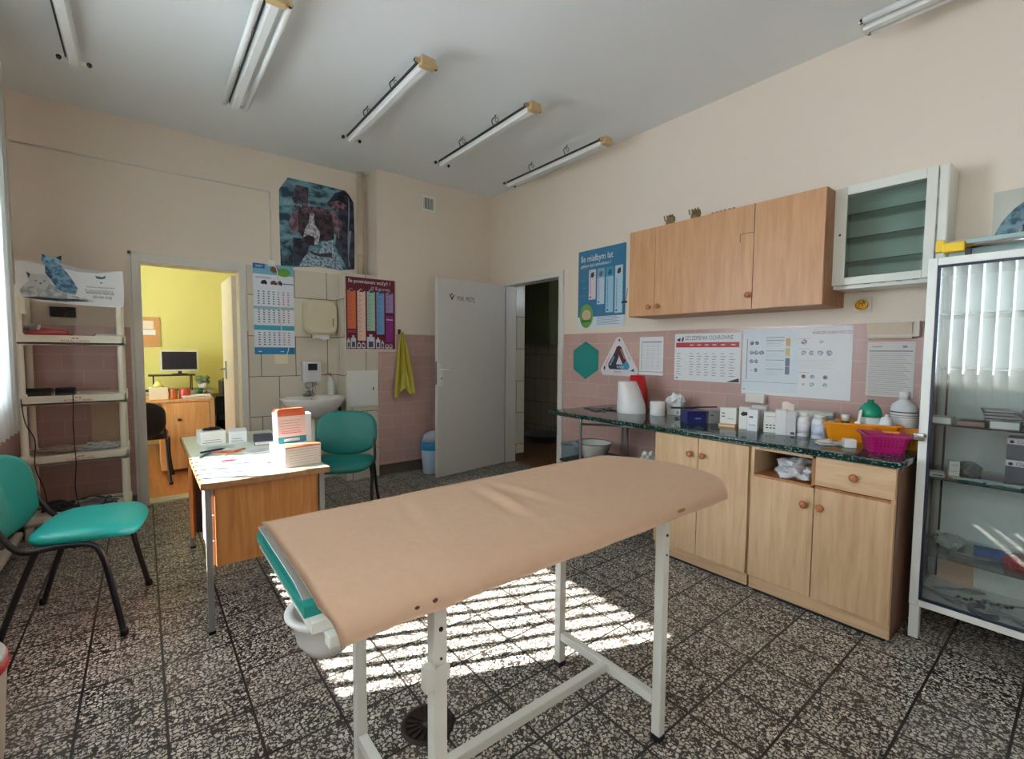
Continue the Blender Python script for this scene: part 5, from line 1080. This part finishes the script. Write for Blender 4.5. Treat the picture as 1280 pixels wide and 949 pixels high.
t = thing('eye_dropper', 'small white dropper bottle leaning in orange tub', 'bottle', (2.960, .792, WZ+.005), 0)
G().lathe([(.017, 0), (.017, .095), (.007, .105), (.009, .155), (.005, .165), (0, .165)], (0, 0, 0), WHITE, 14, X=Matrix.Rotation(R(8), 4, 'X')).build('body', t)
t = thing('disinfectant_bottle', 'large milky spray bottle with dark label band near glass cabinet', 'bottle', (3.11, .625, WZ))
G().lathe([(.055, 0), (.058, .006), (.058, .17), (.05, .20), (.022, .225), (.020, .235), (0, .235)], (0, 0, 0), MILK, 28).build('body', t)
G().lathe([(.024, .228), (.024, .262), (.018, .268), (0, .268)], (0, 0, 0), WHITE, 20).build('cap', t)
g = G(); g.lathe([(.0588, .16), (.0588, .165)], (0, 0, 0), DARK, 28).lathe([(.0588, .145), (.0588, .148)], (0, 0, 0), GREY, 28).lathe([(.0588, .135), (.0588, .137)], (0, 0, 0), GREY, 28)
g.build('printed_band', t)
for k, (x, y, a, lb) in enumerate(((2.74, .85, 10, 'flat grey sachet packs in front of the orange tub'), (2.77, .795, -14, 'flat beige sachets beside the grey sachet packs'))):
    g = G()
    for j in range(4): g.bx(-.045, .045, -.03, .03, j*.005, j*.005+.004, (PAPER, M((206, 170, 140), .6), M((170, 172, 176), .4))[(j+k) % 3], X=Matrix.Rotation(.25*j, 4, 'Z'))
    tag(g.build('sachet_stack', None, (x, y, WZ), (0, 0, R(a-60))), lb, 'sachets')
box('small_box', 'small plain white box left of the magenta basket', 'box', 2.705, .765, R(-60), .05, .05, .04, WHITE)

# ================================================================== GLASS CABINET
t = thing('glass_cabinet', 'tall white steel display cabinet with glass door and shelves', 'cabinet', (0, 0, 0))
gx0, gx1, gy1, gy0, gz0, gz1 = 2.72, 3.16, .492, -.34, .15, 1.71
GW = M((226, 230, 226), .25, var=.02); SEAL = M((24, 28, 54), .4); BACKP = M((236, 244, 246), .45)
g = G()
for (x, y) in ((gx0+.02, gy1-.02), (gx1-.02, gy1-.02), (gx0+.02, gy0+.02), (gx1-.02, gy0+.02)):
    lg = G(); lg.bx(x-.018, x+.018, y-.018, y+.018, 0, gz0, GW, .002).build('leg', t)
g.bx(gx0+.022, gx1, gy0, gy1, gz0, gz0+.022, GW).bx(gx0+.022, gx1, gy0, gy1, gz1-.03, gz1, GW, .003).bx(gx1-.008, gx1, gy0+.02, gy1-.02, gz0+.022, gz1-.03, BACKP)
g.bx(gx1-.03, gx1-.008, gy1-.022, gy1, gz0+.022, gz1-.03, GW).bx(gx1-.03, gx1-.008, gy0, gy0+.022, gz0+.022, gz1-.03, GW)
g.bx(gx0+.022, gx0+.04, gy1-.018, gy1, gz0+.022, gz1-.03, GW).bx(gx0+.022, gx0+.04, gy0, gy0+.018, gz0+.022, gz1-.03, GW)
g.bx(gx1-.033, gx1-.030, gy1-.030, gy1-.022, gz0+.022, gz1-.03, DARK)
g.build('frame', t)
for y in (gy1-.008, gy0+.004): G().bx(gx0+.04, gx1-.03, y, y+.004, gz0+.022, gz1-.03, SHELFGLASS).build('side_glass', t)
g = G(); fw = .032
g.bx(gx0, gx0+.02, gy1-fw, gy1, gz0+.002, gz1, GW, .003).bx(gx0, gx0+.02, gy0, gy0+fw, gz0+.002, gz1, GW, .003).bx(gx0, gx0+.02, gy0+fw, gy1-fw, gz0+.002, gz0+fw, GW, .003).bx(gx0, gx0+.02, gy0+fw, gy1-fw, gz1-fw, gz1, GW, .003)
dr = g.build('door', t)
g = G(); a, b_, c, d_ = gy0+fw, gy1-fw, gz0+fw, gz1-fw; e = .010
g.bx(gx0+.002, gx0+.016, a, a+e, c, d_, SEAL).bx(gx0+.002, gx0+.016, b_-e, b_, c, d_, SEAL).bx(gx0+.002, gx0+.016, a+e, b_-e, c, c+e, SEAL).bx(gx0+.002, gx0+.016, a+e, b_-e, d_-e, d_, SEAL); g.build('seal', dr)
G().bx(gx0+.007, gx0+.011, a+e, b_-e, c+e, d_-e, GLASS).build('pane', dr)
g = G(); X = Matrix.Translation((gx0, gy1-.018, .93))
g.lathe([(.012, 0), (.010, .02)], (0, 0, 0), CHROME, 14, X=X @ Matrix.Rotation(-PI/2, 4, 'Y')).bx(-.034, -.016, -.008, .030, -.022, .012, CHROME, .006, X=X, seg=3); g.build('door_handle', dr)
shz = [.392, .743, .985, 1.232, 1.47]
for z in shz: G().bx(gx0+.03, gx1-.034, gy0+.012, gy1-.012, z-.006, z, SHELFGLASS).build('shelf', t)
# inside the cabinet
def inst(label, x, y, z, a, kind):
    g = G()
    if kind == 0:
        for q in (-1, 1): g.tube(smooth_path([(.09, q*.004, 0), (.03, q*.006, 0), (0, 0, 0), (-.05, q*-.02, 0), (-.10, q*-.012, .002)], 4), [.003]*4+[.006]*12+[.007], STEEL, 8)
    elif kind == 1: g.tube([(.045*math.cos(k*PI/8), .05*math.sin(k*PI/8), 0) for k in range(3, 15)], .011, M((80, 92, 110), .35, .6), 8)
    elif kind == 2:
        for k in range(9): g.tube([(-.09+.022*k, 0, 0), (-.08+.022*k, .012*(-1)**k, .002)], .006, DARK, 6)
        g.tube([(-.1, 0, 0), (.1, .01, 0)], .004, STEEL, 6)
    else: scissors(g, 0, 0, 0, 1.2, 0)
    return tag(g.build('steel_instrument', None, (x, y, z+.011), (0, 0, a)), label, 'instrument', 'instruments in the glass cabinet')
zb = gz0+.022
for L_ in (('long curved pliers at left on the cabinet bottom', 2.86, .41, zb, 1.1, 0), ('second pliers crossing behind at left on cabinet bottom', 2.98, .37, zb, 2.2, 0), ('toothed clamp in middle of the cabinet bottom', 2.92, .27, zb, -1.2, 2), ('horseshoe-shaped dark steel tool on cabinet bottom', 2.82, .26, zb, -1.2, 1), ('long pliers right of the horseshoe tool', 2.84, .15, zb, -1.5, 0), ('steel scissors behind the horseshoe tool on cabinet bottom', 2.98, .18, zb, -.9, 3), ('forked pliers at right front of the cabinet bottom', 2.80, .07, zb, -1.8, 0), ('curved pliers on the lowest glass shelf', 2.84, .29, shz[0], -1.1, 0)): inst(*L_)
g = G(); g.bx(0, .36, 0, .05, 0, .035, M((40, 90, 160), .5), .003).bx(.12, .5, -.045, -.02, .005, .02, M((222, 206, 210), .5), .003); tag(g.build('syringe_pack', None, (2.90, .31, shz[0]), (0, 0, R(-80))), 'blue and white long pack on the lowest glass shelf', 'pack')
g = G(); g.blob((0, 0, 0), (.07, .05, .03), 71, M((180, 40, 56), .5)).blob((.05, .02, 0), (.05, .04, .02), 72, M((190, 150, 160), .5)); tag(g.build('red_pouch', None, (2.89, .17, shz[0])), 'red and pink pouch under the blue pack', 'pouch')
g = G(); g.blob((0, 0, 0), (.08, .05, .03), 73, M((180, 190, 186), .35)).tube(smooth_path([(-.05, -.03, .02), (0, .05, .05), (.06, .0, .03)]), .005, MILK); tag(g.build('plastic_tubing', None, (2.97, .40, shz[0])), 'clear plastic tubing at left on the lowest glass shelf', 'tubing')
g = G(); g.bx(0, .13, 0, .06, 0, .10, M((214, 170, 140), .6), .002).bx(.13, .3, .01, .05, 0, .11, M((220, 224, 220), .6), .002); tag(g.build('file_boxes', None, (3.10, .46, zb), (0, 0, RW)), 'orange and white cartons at back of the cabinet bottom', 'boxes')
for k in range(5):
    g = G(); g.tube(smooth_path([(-.05, 0, .004), (0, .012, .006), (.05, 0, .004)]), .006, M((170, 196, 196), .3), 8).tube([(-.02+.012*math.cos(j*PI/4), .02+.012*math.sin(j*PI/4), .005) for j in range(8)], .003, M((170, 196, 196), .3), 6, closed=True)
    tag(g.build('blister_strip', None, (2.79+.02*(k % 2), .335-.055*k, shz[1]), (0, 0, RW+.2)), 'pale blister strips in a row at front of middle glass shelf', 'strips', 'strips on the middle glass shelf')
def d_v(g, w, h): g.rect(.006, w-.006, h*.7, h*.74, .0008, GREY).rect(.006, w-.01, h*.3, h*.33, .0008, GREY)
box('vial_carton', 'small upright white carton on the middle glass shelf', 'carton', 2.80, .395, R(-70), .035, .03, .065, WHITE, d_v, z=shz[1]+.012)
box('vial_carton', 'small orange-striped carton beneath an upright white carton', 'carton', 2.795, .397, R(-70), .04, .035, .0115, M((220, 180, 130), .5), z=shz[1])
box('slide_tray', 'flat white tray at left front of middle glass shelf', 'tray', 2.775, .455, R(-75), .05, .06, .02, PAPER, lambda g, w, h: g.rect(.01, .045, .006, .010, .0008, DARK), z=shz[1])
g = G(); g.blob((0, 0, 0), (.05, .04, .04), 74, M((130, 140, 140), .4)); tag(g.build('rubber_glove', None, (2.95, .35, shz[1])), 'grey crumpled glove on the middle glass shelf', 'glove')
CL = M((96, 98, 108), .5)
for k in range(2):
    def d_c(g, w, h): g.rect(0, w, 0, h*.72, .0008, CL).txt('Clarisse', .03, h*.78, .019, .0012, M((60, 60, 90), .5)).disc(.015, h*.83, .007, .0012, M((50, 20, 40), .5))
    box('suture_box', ('lower', 'upper')[k]+' grey-fronted white box of the pair in the glass cabinet', 'box', 2.93, .235, RW, .30, .12, .095, M((224, 220, 226), .5), d_c, z=shz[1]+k*.096, group='grey-fronted boxes')
for k, (y, w, h, c, lb) in enumerate(((.465, .07, .028, (226, 228, 228), 'low white box at left of the upper glass shelf'), (.375, .085, .02, (150, 120, 110), 'flat brown tray second on the upper glass shelf'), (.275, .085, .03, (228, 230, 230), 'low white box in the middle of upper glass shelf'))):
    box('low_box', lb, 'box', 2.775, y, RW, w, .10, h, M(c, .45), z=shz[2])
for k, (y, z, lb) in enumerate(((.31, 0, 'wire instrument case at the back of upper glass shelf'), (.18, 0, 'stacked grey film packs at right of upper glass shelf'))):
    g = G()
    for j in range(5): g.bx(0, .13-.01*j, 0, .09, j*.014, j*.014+.010, M((150+8*j, 156+6*j, 158+6*j), .3), .002, X=Matrix.Rotation(.06*j, 4, 'Z'))
    tag(g.build('film_pack', None, (2.92, y, shz[2]), (0, 0, RW)), lb, 'pack')
# things on top of the cabinet
g = G(); g.bx(0, .60, 0, .15, 0, .115, M((168, 196, 196), .4), .004).bx(0, .60, -.006, 0, .072, .078, M((90, 110, 112), .5)); tag(g.build('instrument_case', None, (3.0, .47, gz1+.0), (0, 0, RW)), 'long pale green flat case on top of the glass cabinet', 'case')
t = thing('steel_rod', 'chrome rod with brass clamp on top of glass cabinet', 'rod', (0, 0, 0))
G().cyl((2.90, .46, gz1+.065), (2.90, -.3, gz1+.065), .013, CHROME, 14).build('rod', t)
G().bx(2.878, 2.922, .40, .475, gz1+.043, gz1+.09, M((214, 176, 40), .35, .4), .006).bx(2.885, 2.915, .47, .50, gz1+.05, gz1+.105, M((214, 176, 40), .35, .4), .004).build('clamp', t)
for y in (.38, -.2): G().bx(2.885, 2.915, y, y+.02, gz1, gz1+.055, DARK, .002).build('foot', t)
def p_fish(g, w, h):
    g.disc(w*.72, 0.10, .30, .0024, M((70, 110, 126), .5, var=.5, scale=30), .33, n=40); g.disc(w*.72, .08, .22, .0026, M((40, 56, 70), .5, var=.5, scale=60), .22, n=30); g.disc(w*.65, .12, .05, .0028, M((120, 130, 130), .5, var=.6, scale=90))
wallsheet('dark_round_poster', 'pale poster with dark blue round picture above glass cabinet', .365, 1.80, .60, .285, lambda g, w, h: (g.rect(0, w, 0, h, .0019, M((190, 192, 180), .5)), g.poly([(.245+.245*math.cos(a), .0+.27*math.sin(a)) for a in [k*PI/24 for k in range(25)]], .0024, INK((34, 66, 84), (104, 142, 156), 24)), g.poly([(.245+.17*math.cos(a), .0+.20*math.sin(a)) for a in [k*PI/24 for k in range(25)]], .0028, INK((20, 28, 38), (150, 160, 158), 60))), 'poster', M((190, 192, 180), .5))

# ================================================================== FLOOR DRAIN
t = thing('floor_drain', 'round cast iron drain grate in the terrazzo floor', 'drain', (.735, 1.385, .001))
IR = M((52, 40, 36), .5, .3); 
g = G(); g.lathe([(.092, 0), (.092, .004), (.075, .006), (.073, .001), (0, .001)], (0, 0, 0), IR, 36); g.build('ring', t)
g = G(); g.lathe([(.015, .002), (.015, .007), (0, .007)], (0, 0, 0), IR, 16)
for k in range(16):
    X = Matrix.Rotation(2*PI*k/16, 4, 'Z'); g.prism([(.015, -.003), (.073, -.006), (.073, .006), (.015, .003)], .002, .006, IR, 'z', X=X)
g.build('grate', t)

# ================================================================== CEILING LIGHTS
HW = M((226, 228, 226), .35); CAPY = M((196, 168, 124), .6)
def batten(label, x, y0, z, tubes, rz=0, L_=1.27, group='fluorescent battens'):
    t = thing('batten_light', label, 'ceiling light', (x, y0, z), rz, group)
    g = G(); g.prism([(-.032, .05), (-.026, .012), (-.018, 0), (.018, 0), (.026, .012), (.032, .05)], 0, L_, HW, 'y'); g.build('body', t)
    G().prism([(-.0345, .014), (-.0325, .014), (-.0345, .048), (-.038, .048)], .01, L_-.01, DARK, 'y').build('shadow_gap', t) if False else None
    G().bx(-.040, -.033, .01, L_-.01, .03, .045, DARK).build('gap_shadow_strip', t)  # dark strip standing in for the shadow gap along the body
    for k, y in enumerate((.0, L_)):
        h = G(); s_ = 1 if k else -1
        h.bx(-.075, .075, y-.008, y+.008, .012, .034, METALW if k else CAPY, .002)
        if not k: h.bx(-.045, .045, y-.03, y+.02, -.006, .05, CAPY, .006)
        h = h.build('end_bracket', t)
        for q in (-1, 1): G().lathe([(.013, 0), (.013, .014), (0, .014)], (0, 0, 0), BLACK, 12, X=Matrix.Translation((q*.066, y, .023)) @ Matrix.Rotation(PI/2*(1 if not k else -1) * -1, 4, 'X')).build('lampholder', h)
    for y in (.35*L_, .72*L_):
        hh = ZC-z
        G().tube(smooth_path([(-.02, y, .05), (-.03, y+.01, .05+(hh-.05)*.5), (-.01, y, hh-.02), (0, y, hh-.001)], 4), .004, DARK, 6).tube([(.01+.014*math.cos(a*PI/5), y, hh-.035+.016*math.sin(a*PI/5)) for a in range(10)], .0025, DARK, 6, closed=True).build('hanger_wire', t)
    if tubes:
        for q in (-1, 1):
            o = G().cyl((q*.066, .012, .023), (q*.066, L_-.012, .023), .017, M((232, 234, 232), .25)).build('lamp_tube', t)
    return t
batten('single batten light nearest the left wall, without tubes', -.262, 2.60, 2.97, False)
batten('batten light carrying both tubes, second from the left', .56, 2.56, 2.965, True)
batten('bare batten light third from the left, above the desk side', 1.37, 2.56, 2.965, False)
batten('bare batten light fourth from left, before the vent', 2.185, 2.535, 2.965, False)
batten('rightmost batten light in the far row', 2.98, 2.56, 2.965, False)
batten('batten light with tubes at upper right corner by the right wall', 3.0, -.42, 2.965, True)

# ================================================================== BLINDS
SLM = sheer((238, 240, 238), .45, 0, 'blind_fabric')
def blind(label, y0, y1, ang=-40):
    t = thing('vertical_blind', label, 'blind', (XL+.10, 0, 0), 0, 'vertical window blinds')
    G().bx(-.02, .02, y0, y1, 2.86, 2.90, WHITE, .003).build('headrail', t)
    n = int((y1-y0)/.10); a = R(ang); first = None
    for k in range(n):
        if first is None:
            first = G().bx(-.0575, .0575, -.0006, .0006, .82, 2.86, SLM).build('slat', t, (0, y0+.05+k*.10, 0), (0, 0, a))
        else:
            c = first.copy(); COL.objects.link(c); c.parent = t; c.location = (0, y0+.05+k*.10, 0); c.rotation_euler = (0, 0, a)
    G().cyl((0, y0+.02, .826), (0, y1-.02, .826), .002, WHITE, 6).build('bead_chain', t)
    return t
blind('white vertical slat blind at the left edge beside shelf rack', 2.0, 3.98)
blind('white vertical slat blind beside the camera on left wall', -.2, 1.4, -55)
blind('white vertical slat blind nearest the front wall', -2.2, -.6, -62)

# ================================================================== LIGHT + CAMERA
w = bpy.data.worlds.new('World'); SC.world = w; w.use_nodes = True
bg = w.node_tree.nodes['Background']; bg.inputs[0].default_value = (.74, .87, 1.0, 1); bg.inputs[1].default_value = 11.0
sd = bpy.data.lights.new('sun', 'SUN'); sd.energy = 22; sd.angle = R(.55); sd.color = (1, .97, .90)
sd.energy = 62
so = bpy.data.objects.new('sun', sd); COL.objects.link(so); so.rotation_euler = Vector((1, -.418, -.86)).to_track_quat('-Z', 'Y').to_euler()
def portal(x, y, z, sy, sz, rot):
    l = bpy.data.lights.new('window_portal', 'AREA'); l.shape = 'RECTANGLE'; l.size = sz; l.size_y = sy; l.cycles.is_portal = True
    o = bpy.data.objects.new('window_portal', l); COL.objects.link(o); o.location = (x, y, z); o.rotation_euler = rot
for a, b_ in wins: portal(XL-.41, (a+b_)/2, (SIL+HEAD)/2, b_-a, HEAD-SIL, (0, -PI/2, 0))
portal(-1.72, 6.45, 1.67, 1.9, 1.65, (0, -PI/2, 0))
cam = bpy.data.cameras.new('camera'); co = bpy.data.objects.new('camera', cam); COL.objects.link(co)
cam.sensor_width = 36; cam.sensor_fit = 'HORIZONTAL'; cam.lens = FPX/IW*36; cam.clip_start = .05
co.matrix_world = Matrix(((_r.x, _u.x, -_f.x, 0), (_r.y, _u.y, -_f.y, 0), (_r.z, _u.z, -_f.z, HC), (0, 0, 0, 1)))
SC.camera = co
SC.view_settings.view_transform = 'Standard'; SC.view_settings.look = 'None'; SC.view_settings.gamma = 1; SC.view_settings.use_curve_mapping = False
SC.view_settings.exposure = 0.95
SC.cycles.use_denoising = True
SC.cycles.max_bounces = 12; SC.cycles.diffuse_bounces = 8; SC.cycles.transparent_max_bounces = 16; SC.cycles.sample_clamp_indirect = 8
SC.cycles.caustics_reflective = False; SC.cycles.caustics_refractive = False
